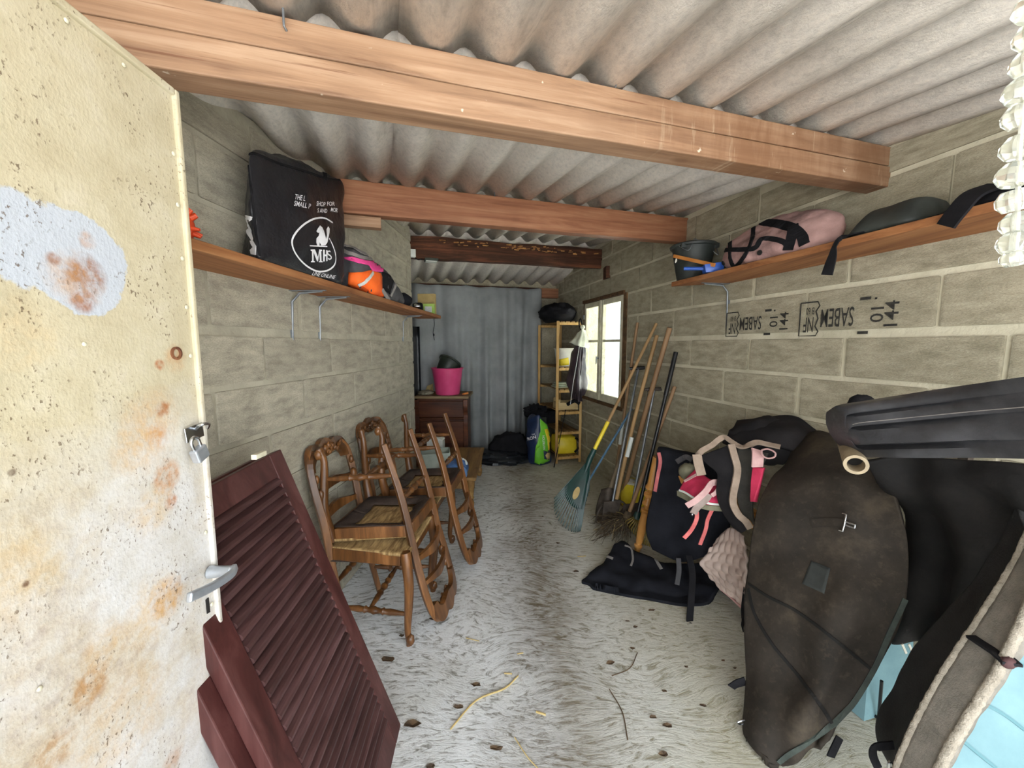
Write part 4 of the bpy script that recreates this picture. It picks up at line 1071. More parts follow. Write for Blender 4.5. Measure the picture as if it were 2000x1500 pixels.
# ------------------------------------------------------------------ slatted wooden shelf unit by the window
M_PINE = wood('bare_pine', '#96703c', '#c09a5c', '#d6b478', 2, 12, .6)
M_PINED = wood('dusty_pine', '#6e5330', '#8d6f45', '#a5875a', 2, 12, .7)
A = Vector((.528,4.42,0)); Bq = A+Vector((.288,.068,0)); lv = Vector((-.165,.66,0)); Cq = A+lv; Dq = Bq+lv
su = thing('shelf_unit', 'tall slatted pine shelf unit between the curtain and the window', 'shelf unit', (A+Dq)/2)
for p, h in ((A,1.675),(Bq,1.64),(Cq,1.66),(Dq,1.66)): MB().bar(p, p+Vector((0,0,h)), .03, .03, (.2,.97,0)).build('post', M_PINE, su, bevel=.002)
for z in (.06,.36,.60,.86,1.12,1.645):
    U = Vector((0,0,z)); i1 = (Bq-A).normalized()*.018; i2 = lv.normalized()*.018
    for p, q in ((A,Bq),(Cq,Dq)): MB().bar(p+i1+U, q-i1+U, .018, .03).build('rail', M_PINE, su, bevel=.001)
    for k in range(4):
        f = (k+.5)/4; p = A.lerp(Bq, f*.86+.07)+U+Vector((0,0,.021)); MB().bar(p-lv*.02, p+lv*1.02, .05, .011).build('slat', M_PINED, su, bevel=.001)
def on_shelf(u, v, z): return A+(Bq-A)*u+lv*v+Vector((0,0,z+.028))
o = MB(); o.blob(on_shelf(.42,.35,1.645)+Vector((-.04,.0,.10)), (.22,.34,.13), .16, 3, 6, 36, 18, flat=1.674)
tag(o.build('duffel_bag', M_BLACKF, None, smooth=True), 'black holdall lying on top of the pine shelf unit', 'bag')
M_TUB = simple('white_tub', '#c9c6ba', '#dddbd0', .5, 5, bump=.05)
c = on_shelf(.52,.25,1.12); tu = thing('storage_tub', 'white plastic tub with printed label on the pine shelves', 'tub', c)
mb = MB().lathe([(.0,0),(.10,0),(.125,.20),(.134,.202),(.134,.215),(.0,.217)], Matrix.Translation(c), 28); mb.build('tub_body', M_TUB, tu, smooth=True)
tvb = bvh_of(tu.children[0]); pxpatch(tvb, [(1092,702),(1110,698),(1112,717),(1092,719)], M_YEL, 'yellow_label', tu, .002, 2, .001); pxpatch(tvb, [(1071,694),(1084,694),(1084,712),(1074,710)], simple('brown_label', '#5b3d3a', '#7a5a54', .6, 20), 'brown_label', tu, .002, 2, .001)
for k, (z, lb) in enumerate(((.0,'lowest of three thin pale green trays stacked on the pine shelves'),(.022,'middle one of three thin pale green trays stacked on the pine shelves'),(.044,'topmost of three thin pale green trays stacked on the pine shelves'))):
    c = on_shelf(.42+.02*k,.3,.86+z)+Vector((0,0,.01)); tag(MB().box(c, (.2-.02*k,.16,.018), Matrix.Rotation(.2,3,'Z')).build('seed_tray', simple('pale_green_tray%d' % k, '#8f9a80', '#b3bba2', .6, 10), None, bevel=.003), lb, 'tray', 'trays on the shelf')
M_CRW = wood('crate_wood', '#a78f62', '#c9b486', '#ddcb9f', 0, 8, .8)
c = on_shelf(.55,.22,.60); fc = thing('fruit_crate', 'small pale wooden fruit crate with corner posts on the pine shelves', 'crate', c); R = Matrix.Rotation(.2,3,'Z')
for dx, dy, sx_, sy_ in ((0,-.1,.24,.008),(0,.1,.24,.008),(-.12,0,.008,.2),(.12,0,.008,.2)): MB().box(c+R@Vector((dx,dy,.05)), (sx_,sy_,.08), R).build('side_board', M_CRW, fc)
for dx in (-.11,.11):
    for dy in (-.09,.09): MB().box(c+R@Vector((dx,dy,.065)), (.022,.022,.13), R).build('corner_post', M_CRW, fc)
MB().box(c+R@Vector((0,0,.006)), (.23,.19,.008), R).build('crate_floor', M_CRW, fc)
c = on_shelf(.55,.28,.06); yc = thing('yellow_container', 'rounded yellow plastic canister on the lowest pine shelf', 'canister', c)
hexa_soft([c+R@Vector(k) for k in ((-.13,-.13,.002),(.13,-.13,.002),(.13,.13,.002),(-.13,.13,.002),(-.12,-.12,.2),(.12,-.12,.2),(.12,.12,.2),(-.12,.12,.2))], 10, (.03,.03,.03)).build('canister_body', M_YEL, yc, smooth=True, weld=True, sub=1)
m = MB(); m.tube(spline([c+R@Vector(k) for k in ((.09,-.16,.20),(.13,-.18,.17),(.13,-.185,.09),(.08,-.18,.03))], 12), .012, 8); m.build('strap', M_BLACKF, yc, smooth=True)
o = MB().box(on_shelf(.25,.75,.36)+Vector((-.02,0,.09)), (.24,.22,.16), R); tag(o.build('dark_box', M_BLACKF, None, bevel=.01), 'black plastic box deep in the pine shelves', 'box')
dc = open_crate('black_crate', 'black folding crate standing behind the feed sack beside the shelves', Vector((.30,4.78,.0)), .22, .2, .50, M_DKGREEN, .2)
o = MB(); o.blob(Vector((.30,4.78,.56)), (.15,.12,.09), .38, 4, 3, 28, 16); tag(o.build('black_cover', M_BLACKF, None, smooth=True), 'black rubber cover draped on the black crate', 'cover')
# riding whip leaning against the shelf unit
mb = MB(); a, b = F(1082,913), P(1105,800,4.36); mb.tube([a, a.lerp(b,.5), b], [.006,.005,.004], 8); wp = thing('riding_whip', 'thin black whip with brass band leaning on the shelf unit', 'whip', a); mb.build('shaft', M_BLACKF, wp, smooth=True)
q = a.lerp(b,.36); MB().tube([q, q+(b-a).normalized()*.03], .008, 8).build('brass_band', simple('brass', '#b99a4a', None, .3, bump=0, metal=1), wp, smooth=True)
# coat and bag hanging at the window edge
M_COAT = simple('brown_leather', '#2a2026', '#463a40', .42, 7, bump=.4, bscale=40, bdist=.004)
ho = RW(1140, 642, .03); hk = thing('leather_coat', 'dark brown leather coat hanging beside the window frame', 'coat', P(1128,795,4.25))
rows = [[(1128,672,4.3),(1134,655,4.22),(1142,668,4.28)], [(1115,690,4.32),(1130,690,4.16),(1143,690,4.26)], [(1113,715,4.32),(1129,720,4.13),(1144,725,4.26)], [(1108,745,4.32),(1127,755,4.12),(1148,752,4.26)], [(1118,775,4.3),(1128,785,4.15),(1142,768,4.26)]]
MB().grid(patch(px_rows(rows), 22, 26, .012, 9, 2, .016, 14)).build('coat_body', M_COAT, hk, smooth=True, solid=.05)
m = MB(); m.tube(spline([P(1134,660,4.18), P(1127,705,4.1), P(1120,745,4.1), P(1114,790,4.14)], 16), .003, 6); m.build('white_cord', M_WHITEC, hk, smooth=True)
pbg = MB(); g = patch(px_rows([[(1134,645,4.24),(1138,640,4.20),(1143,645,4.24)], [(1124,655,4.26),(1137,655,4.14),(1147,657,4.22)], [(1111,668,4.24),(1130,676,4.08),(1150,680,4.2)]]), 18, 14, .012, 14, 5, .008, 20)
pb_ = thing('carrier_bag', 'white translucent plastic bag tied over the hanging coat', 'bag', P(1135,680,4.2)); M_WBAG = simple('white_polythene', '#c9cdb8', '#e2e4d2', .4, 12, bump=.4, bscale=40, bdist=.004)
pbg.grid(g).build('bag_body', M_WBAG, pb_, smooth=True, solid=.006)
m = MB(); m.blob(P(1138,639,4.2), (.025,.02,.022), .2, 5, 1, 16, 10); m.build('knot', M_WBAG, pb_, smooth=True)
m = MB(); m.tube(spline([P(1134,645,4.26), P(1131,632,4.27), P(1134,622,4.3), P(1137,634,4.27)], 12), .007, 8)
tag(m.build('coat_hook', M_BLACKF, None, smooth=True), 'black strap loop the coat hangs from beside the window', 'strap')
o = MB(); o.tube(spline([P(1108,790,4.24), P(1122,783,4.2), P(1132,788,4.2)], 10), .02, 8); o.tube([P(1126,786,4.2), P(1126,782,4.2)], .03, 10)
tag(o.build('bridle', M_BLACKF, None, smooth=True, kind='stuff'), 'black buckled straps hanging below the leather coat', 'strap')

# floodlight, cable and junction box under the rotten beam
p = RBp(842, 508, 3.64); fl_ = thing('floodlight', 'small slim floodlight fixed under the dark rotten beam', 'lamp', p)
M = Matrix.Rotation(math.atan2(LY, LX), 3, 'Z'); MB().box(p, (.12,.10,.022), M).build('lamp_housing', M_DKGREEN, fl_, bevel=.004); MB().box(p+Vector((0,0,-.016)), (.10,.085,.006), M).build('lamp_glass', M_WHITEC, fl_)
m = MB(); m.ribbon([p+M@Vector((-.05,0,.01)), p+M@Vector((-.05,0,.035)), p+M@Vector((.05,0,.035)), p+M@Vector((.05,0,.01))], .02, .003, M@Vector((0,1,0))); m.build('lamp_bracket', M_STEEL, fl_)
j = RBp(806, 495, 3.56); tag(MB().box(j, (.05,.04,.07), M).build('junction_box', M_WHITEC, None, bevel=.004), 'small pale junction box on the rotten beam\'s left end', 'electrical box')
m = MB(); m.tube(spline([j+Vector((.02,0,-.035)), j+Vector((.05,0,-.055)), p+M@Vector((-.07,0,.01)), p+M@Vector((-.02,.0,.02))], 14), .004, 6); tag(m.build('cable', M_BLACKF, None, smooth=True), 'short black cable looping from junction box to floodlight', 'cable')

# ------------------------------------------------------------------ long-handled tools leaning on the right wall
M_ASH = simple('ash_handle', '#8a6c46', '#ad8b5e', .7, 4, (1,1,.3), bump=.2, bscale=60)
M_ASHD = simple('grey_ash_handle', '#5e5242', '#7d6e58', .8, 4, (1,1,.3), bump=.3, bscale=60)
M_ASHR = simple('reddish_handle', '#7d5f42', '#9a7956', .65, 4, (1,1,.3), bump=.2, bscale=60)
M_IRON = simple('dirty_iron', '#39322b', '#5a5048', .7, 14, bump=.4, metal=.4)
M_BLUEH = simple('blue_handle', '#49708f', '#6a92b0', .5, 8, bump=.1)
M_RAKEG = simple('rake_green', '#0b2b28', '#133a35', .45, 8, bump=.1)
M_BLACKP = simple('black_handle', '#101012', '#1d1d20', .35, 8, bump=.1)
def handle(parent, p0, p1, r, mat, name='handle', bow=.0, r1=None):
    m = MB(); n = 8; s = (p1-p0).cross(Vector((0,0,1))).normalized()
    m.tube([p0.lerp(p1, i/n)+s*bow*math.sin(math.pi*i/n) for i in range(n+1)], [r+((r1 or r)-r)*i/n for i in range(n+1)], 10)
    return m.build(name, mat, parent, smooth=True)
# leaf rake
H0 = RW(1282,632,.03); H1 = P(1155,890,2.93)
lr = thing('leaf_rake', 'dark green plastic fan leaf rake with yellow and wood handle', 'rake', F(1128,1042))
k = .745; Hm = H0.lerp(H1, k)
handle(lr, H0, Hm, .0125, M_ASH, 'handle', .0)
handle(lr, Hm, H1, .0155, M_YEL, 'yellow_sleeve', .0)
apx = P(1152,896,2.93)
arc = spline([P(1082,975,2.86), P(1083,1000,2.82), P(1096,1024,2.77), P(1118,1040,2.735), P(1132,1040,2.74), P(1139,1000,2.80), P(1150,960,2.88)], 25)
for q in arc: q.z = max(q.z, .008)
nrm = (arc[4]-apx).cross(arc[20]-apx).normalized()
if nrm.y > 0: nrm = -nrm
arc2 = [q+nrm*.03*math.sin(math.pi*i/25) for i, q in enumerate(arc)]
for i, q in enumerate(arc2):
    mid = apx.lerp(q, .6)+nrm*.02; m = MB(); m.ribbon(spline([apx.lerp(q,.1), mid, q.lerp(apx,.05)+nrm*.004, q-nrm*.02], 8), [.006,.008,.009,.009,.009,.008,.008,.007,.006], .004, nrm)
    m.build('tine', M_RAKEG, lr)
g = [[apx.lerp(q, f)+nrm*(.02*math.sin(math.pi*f)+.004) for q in arc2] for f in (.08,.2,.35,.5,.62,.7)]
MB().grid(g).build('rake_web', M_RAKEG, lr, smooth=True, solid=.004)
m = MB(); m.tube([H1.lerp(H0,.05), apx, apx.lerp(arc2[10],.25)], [.02,.024,.014], 10); m.build('socket', M_RAKEG, lr, smooth=True)
c = apx.lerp(arc2[9], .52)+nrm*.032; u = (arc2[9]-apx).normalized(); w = u.cross(nrm).normalized()
MB().add([c+u*.05*math.cos(a)+w*.022*math.sin(a) for a in [i*math.pi/8 for i in range(16)]], [tuple(range(16))]).build('worn_sticker', M_CARD, lr, solid=.002)
# shovel with a grey shaft
sv = thing('shovel', 'dirty round bladed shovel with grey wooden shaft behind the green rake', 'shovel', F(1180,1020))
a, b = RW(1243,800,.03), P(1190,962,2.98); handle(sv, a, b, .017, M_ASHD, r1=.02)
rows = [[P(1176,955,3.0), P(1190,952,2.96), P(1203,956,3.0)], [P(1168,975,2.99), P(1187,975,2.93), P(1206,978,2.99)], [P(1163,1000,2.95), P(1183,1003,2.90), P(1204,1003,2.95)], [P(1164,1020,2.92), P(1178,1030,2.87), P(1195,1024,2.92)]]
for r in rows:
    for q in r: q.z = max(q.z, .006)
MB().grid(patch(rows, 14, 14)).build('blade', M_IRON, sv, smooth=True, solid=.004)
# hoe and a second plain pole by the window
po = thing('hoe', 'slim wooden handled hoe with paper label nearest the window', 'hoe', F(1195,965))
a, b = RW(1245,630,.02), F(1197,962,.02); handle(po, a, b, .013, M_ASHR)
q = a.lerp(b,.57); handle(po, q, a.lerp(b,.70), .0145, M_WHITEC, 'paper_label')
MB().box(b+Vector((-.04,0,.0)), (.14,.02,.06)).build('hoe_blade', M_IRON, po, bevel=.003)
# blue handled tool
bl = thing('weeder', 'pale blue metal handled weeder leaning behind the green rake', 'garden tool', F(1135,965))
a, b = RW(1234,798,.03), F(1136,962,.01); handle(bl, a, b, .0105, M_BLUEH); MB().bar(b+Vector((-.05,.0,.02)), b+Vector((.05,-.02,.02)), .04, .012).build('blade', M_IRON, bl)
# besom with two poles: wooden handled broom and fork
c1 = thing('garden_fork', 'straight wooden handled digging fork left of the thick pole', 'fork', F(1195,1008))
a, b = RW(1283,655,.03), P(1204,975,2.95); handle(c1, a, b, .0155, M_ASH, bow=.02); q = a.lerp(b,.62); handle(c1, q, a.lerp(b,.74), .017, M_WHITEC, 'paper_label', .0)
for dx in (-.08,-.027,.027,.08):
    e = F(1185,1022,.008)+Vector((dx,.0,0)); m = MB(); m.tube(spline([b, b.lerp(e,.25)+Vector((dx*.9,0,0)), e+Vector((0,0,.06)), e], 10), [.008]*7+[.006,.005,.004,.002], 6); m.build('tine', M_IRON, c1, smooth=True)
d1 = thing('pole', 'thick rounded wooden pole between the fork and the black rake', 'pole', F(1212,990))
a, b = RW(1308,640,.04), F(1212,985,.004); handle(d1, a, b, .019, M_ASHR, 'pole_shaft', bow=-.01)
# D handled spades
for (px, py, qx, qy, lab) in ((1247,719,1193,985,'steel shafted spade with black crossbar grip beside the window'), (1278,760,1232,990,'second steel shafted spade with grey crossbar grip, lower on the wall')):
    sp_ = thing('spade', lab, 'spade', F(qx,qy)); a = RW(px,py,.05); b = F(qx,qy,.18)+Vector((.03,.06,0)); handle(sp_, a, b, .010, M_STEEL, 'shaft')
    s = Vector((.30,-.05,.02)).normalized(); m = MB(); m.tube([a-s*.075, a-s*.03, a+s*.03, a+s*.075], [.012,.016,.016,.012], 10); m.build('grip', M_BLACKP if px < 1260 else M_IRON, sp_, smooth=True)
    e = b+(b-a).normalized()*.17; e.z = .005; m = MB(); sd = Vector((.97,.23,0)); m.hexa([e-sd*.06, e+sd*.06, e+sd*.06+Vector((0,.006,.0)), e-sd*.06+Vector((0,.006,0)), b-sd*.075, b+sd*.075, b+sd*.075+Vector((0,.006,0)), b-sd*.075+Vector((0,.006,0))]); m.build('blade', M_IRON, sp_)
# black handled rake with yellowish tines
er = thing('plastic_rake', 'black handled rake with curved dark yellow tines', 'rake', F(1245,1060))
a, b = RW(1320,688,.03), P(1246,1000,2.62); handle(er, a, b, .0135, M_BLACKP); q = a.lerp(b,.28); handle(er, a, q, .0165, M_BLACKP, 'grip')
m = MB(); m.tube([b, b+(b-a).normalized()*.05], [.02,.03], 10); m.build('socket', M_RAKEG, er, smooth=True)
M_TINE = simple('tine_yellow', '#5a4a1e', '#7d6a2c', .5, 10, bump=.1)
for i in range(13):
    f = i/12; e = P(1222+46*f, 1018+58*f, 2.62-.12*f); s = b+Vector((-.02+.04*f,0,-.03)); mid = s.lerp(e,.6)+Vector((.0,-.03,.02)); e2 = e+Vector((.01,.02,-.03)); e2.z = max(e2.z,.01); e.z = max(e.z, .03)
    m = MB(); m.tube(spline([s, mid, e, e2], 9), .0045, 6, flat=.6); m.build('tine', M_TINE, er, smooth=True)
# besom broom of twigs
be = thing('besom_broom', 'old besom broom of dark twigs with pale wooden handle', 'broom', F(1195,1045))
a, b = RW(1318,755,.03), P(1224,1015,2.72); handle(be, a, b, .0135, M_ASHR, r1=.015)
M_TWIG = simple('twigs', '#2f261c', '#5c4c36', .9, 40, bump=.2, rnd=True); M_STRAW = simple('straw', '#a8905a', '#c7b27c', .8, 20, bump=.1)
m = MB(); m.tube([b.lerp(a,.06), b, b+(b-a).normalized()*.05], [.03,.036,.045], 10); m.build('twig_binding', M_TWIG, be, smooth=True)
rnd = random.Random(11); m = MB(); m2 = MB()
for i in range(170):
    e = F(rnd.uniform(1148,1232), rnd.uniform(1008,1066)); e.z = rnd.uniform(.004,.05); e.y = max(2.5, min(3.0, e.y))
    s = b+Vector((rnd.gauss(0,.02), rnd.gauss(0,.02), rnd.gauss(0,.015))); mid = s.lerp(e,.5)+Vector((rnd.gauss(0,.02), rnd.gauss(0,.02), rnd.uniform(.0,.04)))
    (m if i % 14 else m2).tube(spline([s, mid, e], 5), [.0035,.003,.003,.0025,.002,.0012], 5)
m.build('twigs', M_TWIG, be, kind='stuff'); m2.build('straw_stems', M_STRAW, be, kind='stuff')
# yellow and white feed bag against the wall
c = RW(1242,1000,.10); yb = thing('yellow_sack', 'yellow and white plastic sack on the floor behind the besom', 'sack', Vector((c.x, c.y, 0)))
c = WORLD[yb.name]; sd = Vector((-.2288,.9735,0)); nd = Vector((-.9735,-.2288,0))
hb = hexa_soft([c-sd*.14-nd*.05, c-sd*.14+nd*.10, c+sd*.14+nd*.10, c+sd*.14-nd*.05]+[k+Vector((0,0,.235)) for k in (c-sd*.13-nd*.04, c-sd*.13+nd*.06, c+sd*.13+nd*.06, c+sd*.13-nd*.04)], 14, (.015,.02,.01), .014, 9, 2, rp=7, flat=.002)
o = hb.build('sack_body', M_YEL, yb, smooth=True, weld=True)
yv = bvh_of(o); pxpatch(yv, [(1212,930),(1275,930),(1275,962),(1246,950),(1214,944)], M_TUB, 'white_top', yb, .003, 3)
pxpatch(yv, [(1210,990),(1232,985),(1250,992),(1250,1008),(1212,1008)], M_BLACKF, 'dark_print', yb, .003, 3)

# ------------------------------------------------------------------ saddle stand with covers
M_HONEY = wood('honey_pine', '#8e5f2c', '#bb8444', '#cf9d60', 2, 8, .35, knots=False)
ss = thing('saddle_stand', 'honey coloured turned wooden saddle stand draped with horse rugs', 'stand', F(1243,1082))
def turned_leg(p0, p1): return turned(MB(), p0, p1, [(0,.012),(.03,.018),(.07,.020),(.08,.027),(.10,.027),(.11,.017),(.13,.022),(.3,.029),(.44,.024),(.45,.033),(.475,.033),(.485,.018),(.515,.018),(.525,.033),(.545,.033),(.56,.024),(.60,.022),(.61,.034),(.635,.034),(.65,.019),(.68,.026),(.685,.034),(.71,.034),(.72,.026),(1,.028)])
p0, p1 = F(1243,1082), P(1284,893,2.385)
turned_leg(p0, p1).build('turned_leg', M_HONEY, ss, smooth=True)
q0 = Vector((1.18, 1.75, 0)); q1 = Vector((1.24, 1.78, p1.z-.07)); turned_leg(q0, q1).build('turned_leg', M_HONEY, ss, smooth=True)
for o_ in ((Vector((1.20,2.45,0)), p1+Vector((.16,.05,-.03))), (Vector((1.36,1.85,0)), q1+Vector((.1,.03,-.03)))): turned_leg(*o_).build('turned_leg', M_HONEY, ss, smooth=True)
MB().bar(p1+Vector((.01,0,-.045)), q1+Vector((0,0,-.12)), .05, .04).build('top_rail', M_HONEY, ss, bevel=.006)
MB().bar(p1+Vector((.16,.05,-.07)), q1+Vector((.1,.03,-.14)), .05, .04).build('top_rail', M_HONEY, ss, bevel=.006)
def cloth(name, label, cat, rows, mat, nu=40, nv=40, amp=.012, freq=6, seed=1, solid=.012, folds=0, ffreq=18, part='cloth', floor=True, group=None):
    R = px_rows(rows) if not isinstance(rows[0][0], Vector) else rows
    g = patch(R, nu, nv, amp, freq, seed, folds, ffreq)
    if floor:
        for r in g:
            for q in r: q.z = max(q.z, .016)
    a = [q for r in g for q in r]; c = Vector((sum(q.x for q in a)/len(a), sum(q.y for q in a)/len(a), min(q.z for q in a)))
    t = thing(name, label, cat, c, group)
    o = MB().grid(g).build(part, mat, t, smooth=True, solid=solid)
    return t, o, bvh_of(o)
# rug on the floor
rows = [[(1200,1064,2.42),(1222,1058,2.45),(1240,1075,2.36),(1300,1098,2.24),(1400,1100,2.16)],
        [(1176,1105,2.24),(1205,1090,2.27),(1240,1108,2.22),(1300,1120,2.14),(1410,1125,2.08)],
        [(1136,1140,2.13),(1180,1125,2.13),(1245,1138,2.08),(1310,1150,2.03),(1405,1150,2.0)],
        [(1150,1155,2.09),(1200,1164,2.04),(1260,1170,2.0),(1320,1176,1.97),(1392,1165,1.96)],
        [(1165,1160,2.06),(1210,1172,2.01),(1270,1180,1.965),(1330,1192,1.925),(1385,1178,1.93)]]
fr, o, b_ = cloth('folded_rug', 'dark navy rug in a crumpled pile on the floor under the saddle stand', 'rug', rows, M_NAVYF, 50, 40, .03, 7, 3, .03)
m = MB(); stroke(m, b_, [(1220,1066),(1232,1072),(1236,1092),(1232,1106)], .012, .004, .004); m.build('grey_piping', M_GREYB, fr)
m = MB(); stroke(m, b_, [(1183,1086),(1197,1092)], .016, .004, .004); m.build('grey_tab', M_GREYB, fr)
m = MB(); stroke(m, b_, [(1278,1090),(1292,1112)], .018, .004, .004); m.build('grey_tab', M_GREYB, fr)
# big navy numnah over the stand
rows = [[(1305,885,2.58),(1345,890,2.55),(1400,905,2.40)],
        [(1286,874,2.335),(1330,880,2.27),(1390,900,2.10)],
        [(1281,915,2.30),(1330,925,2.22),(1405,950,2.08)],
        [(1272,970,2.28),(1330,985,2.17),(1425,1010,2.02)],
        [(1262,1030,2.23),(1325,1045,2.12),(1420,1045,2.0)],
        [(1275,1072,2.19),(1330,1098,2.08),(1385,1084,2.02)]]
nm, o, nvb = cloth('saddle_pad', 'large dark navy saddle pad hanging on the end of the saddle stand', 'saddle pad', rows, M_NAVYF, 44, 44, .014, 5, 5, .016)
m = MB(); stroke(m, nvb, [(1287,884),(1290,902),(1285,930),(1280,960)], .02, .006, .004); m.build('pink_binding', simple('rose_binding', '#a8565a', '#c06d6c', .8, 20), nm)
m = MB(); stroke(m, nvb, [(1322,902),(1340,893),(1352,898)], .03, .008, .004); m.build('rubber_tab', M_CHARC, nm)
# red and grey leg boots
M_RED = simple('raspberry_cloth', '#a91f42', '#c93258', .75, 10, bump=.25, bscale=160, bdist=.002)
M_OLIVE = simple('grey_green_lining', '#6d6a56', '#85816b', .9, 12, bump=.3, bscale=100)
M_PINKW = simple('pale_pink_webbing', '#b9908e', '#cfa9a6', .8, 20, bump=.3, bscale=200)
M_CORAL = simple('coral_webbing', '#c9605f', '#e07c78', .75, 20, bump=.3, bscale=200)
rows = [[(1362,912,2.02),(1385,935,1.93),(1420,950,1.90)], [(1340,935,1.99),(1372,955,1.885),(1418,965,1.87)], [(1328,955,1.97),(1362,975,1.86),(1416,985,1.85)], [(1322,965,1.98),(1360,988,1.86),(1414,996,1.85)]]
bt, o, btb = cloth('leg_wrap', 'raspberry red padded leg wrap with pale pink straps on the navy saddle pad', 'leg wrap', rows, M_RED, 34, 26, .008, 12, 4, .025)
m = MB(); stroke(m, btb, [(1325,957),(1340,963),(1356,973),(1380,982),(1412,986)], .010, .004, .003); m.build('white_piping', M_WHITEC, bt)
m = MB(); stroke(m, btb, [(1324,963),(1340,971),(1358,982),(1380,990),(1411,993)], .028, .006, .003); m.build('grey_edge', M_OLIVE, bt)
m = MB(); stroke(m, btb, [(1337,941),(1350,934),(1364,926)], .014, .004, .004); m.build('pink_strap', M_PINKW, bt)
def strap(name, pts, w, mat, parent, th=.004, n=(0,-1,.15)):
    q = spline([P(*k) for k in pts], max(10, len(pts)*5)); return MB().ribbon(q, w, th, n).build(name, mat, parent, smooth=False)
strap('pink_strap', [(1403,942,1.86),(1390,944,1.83),(1378,960,1.82),(1358,978,1.82),(1341,988,1.83)], .030, M_PINKW, bt)
strap('pink_strap', [(1385,965,1.83),(1378,975,1.825),(1362,990,1.83),(1354,1003,1.84)], .036, simple('dusty_webbing', '#8d7d76', '#a5958d', .85, 20, bump=.3), bt)
strap('pink_strap', [(1403,942,1.85),(1404,952,1.83),(1398,962,1.83),(1390,968,1.83)], .02, M_PINKW, bt)
strap('coral_strap', [(1361,1000,1.86),(1360,1015,1.86),(1350,1035,1.87),(1336,1051,1.88)], .020, M_CORAL, bt)
strap('coral_strap', [(1391,995,1.86),(1382,1015,1.87),(1378,1035,1.87),(1367,1064,1.88)], .018, M_CORAL, bt)
m = MB(); m.blob(P(1352,1005,1.83), (.006,.006,.008), 0, 1, 0, 8, 6); m.build('metal_tip', M_CHROME, bt, smooth=True)
o = MB(); o.blob(P(1346,922,2.08), (.055,.05,.05), .15, 5, 6, 18, 12)
tag(o.build('sponge_pad', M_OLIVE, None, smooth=True), 'pale olive padded lump tucked behind the red leg wrap', 'pad')
# black rug with beige binding thrown over
rows = [[(1440,822,2.05),(1500,810,1.98),(1560,815,1.88),(1600,840,1.80)],
        [(1425,850,1.98),(1485,830,1.88),(1545,830,1.80),(1590,852,1.75)],
        [(1412,856,1.92),(1450,872,1.80),(1500,868,1.76),(1560,880,1.72)]]
bk2, o, bkb = cloth('black_rug', 'black rug with beige bound edge humped on top of the saddle stand', 'rug', rows, M_BLACKFU, 44, 26, .02, 5, 8, .03)
m = MB(); m.blob(P(1500,860,1.93), (.20,.12,.12), .12, 3, 4, 30, 16); m.build('rug_filling', M_BLACKFU, bk2, smooth=True)
m = MB(); stroke(m, bkb, [(1463,829),(1480,824),(1502,821)], .006, .003, .003); m.build('grey_piping', M_GREYB, bk2)
M_BEIGE = simple('beige_binding', '#867566', '#a39080', .9, 14, bump=.3, bscale=150)
strap('beige_binding', [(1362,890,1.86),(1372,880,1.84),(1390,870,1.84),(1405,858,1.85),(1416,854,1.85),(1428,862,1.82),(1448,873,1.78),(1465,868,1.75),(1480,864,1.74),(1500,868,1.72),(1524,873,1.69)], .026, M_BEIGE, bk2, .008, (.1,-.6,.8))
strap('beige_binding', [(1361,888,1.85),(1364,905,1.83),(1370,928,1.82)], .042, M_BEIGE, bk2, .010, (-.3,-1,.2))
rows = [[(1365,892,1.90),(1395,880,1.86),(1425,868,1.82)], [(1380,905,1.86),(1405,900,1.82),(1433,890,1.79)], [(1402,925,1.83),(1418,930,1.80),(1434,930,1.77)], [(1398,965,1.82),(1414,970,1.78),(1431,980,1.75)], [(1412,1000,1.80),(1430,1010,1.76),(1450,1015,1.72)], [(1432,1030,1.78),(1448,1040,1.74),(1462,1032,1.70)]]
fl2, o, flb = cloth('rug_flap', 'narrow black rug flap with beige border hanging beside the red leg wrap', 'rug', rows, M_BLACKFU, 26, 40, .012, 6, 6, .02)
strap('beige_border', [(1428,868,1.80),(1434,890,1.775),(1440,915,1.76),(1437,940,1.755),(1432,965,1.745),(1432,985,1.73),(1442,1005,1.71),(1456,1018,1.69),(1465,1032,1.68)], .030, M_BEIGE, fl2, .012, (-.2,-1,.1))
rows = [[(1440,875,1.80),(1470,878,1.76),(1500,885,1.72)], [(1442,920,1.77),(1462,930,1.74),(1478,935,1.71)], [(1440,975,1.75),(1455,985,1.72),(1468,990,1.69)], [(1452,1010,1.71),(1462,1015,1.69),(1468,1025,1.67)]]
fl3, o, _ = cloth('rug_lining', 'dark grey fleece lined flap between the beige border and the brown rug', 'rug', rows, simple('dark_fleece', '#25231f', '#3a3731', .95, 10, bump=.4, bscale=120), 24, 30, .01, 8, 2, .015)
o2, o, _ = cloth('leg_wrap', 'second raspberry red wrap showing beside the brown rug\'s upper edge', 'leg wrap', [[(1470,912,1.68),(1492,914,1.64)], [(1466,945,1.67),(1482,945,1.64)], [(1466,980,1.66),(1472,980,1.64)]], M_RED, 14, 16, .006, 12, 5, .02)
rg2 = thing('webbing_strap', 'pale pink webbing strap with a loop beside the brown rug\'s top', 'strap', P(1485,895,1.66))
strap('strap_body', [(1478,878,1.68),(1480,890,1.66),(1479,912,1.66)], .05, M_PINKW, rg2, .006)
m = MB(); m.tube(spline([P(1487,880,1.64), P(1500,877,1.63), P(1514,884,1.62), P(1512,893,1.62), P(1498,895,1.63), P(1488,888,1.64)], 18, True)+[P(1487,880,1.64)], .007, 8, flat=.5); m.build('strap_loop', M_PINKW, rg2, smooth=True)
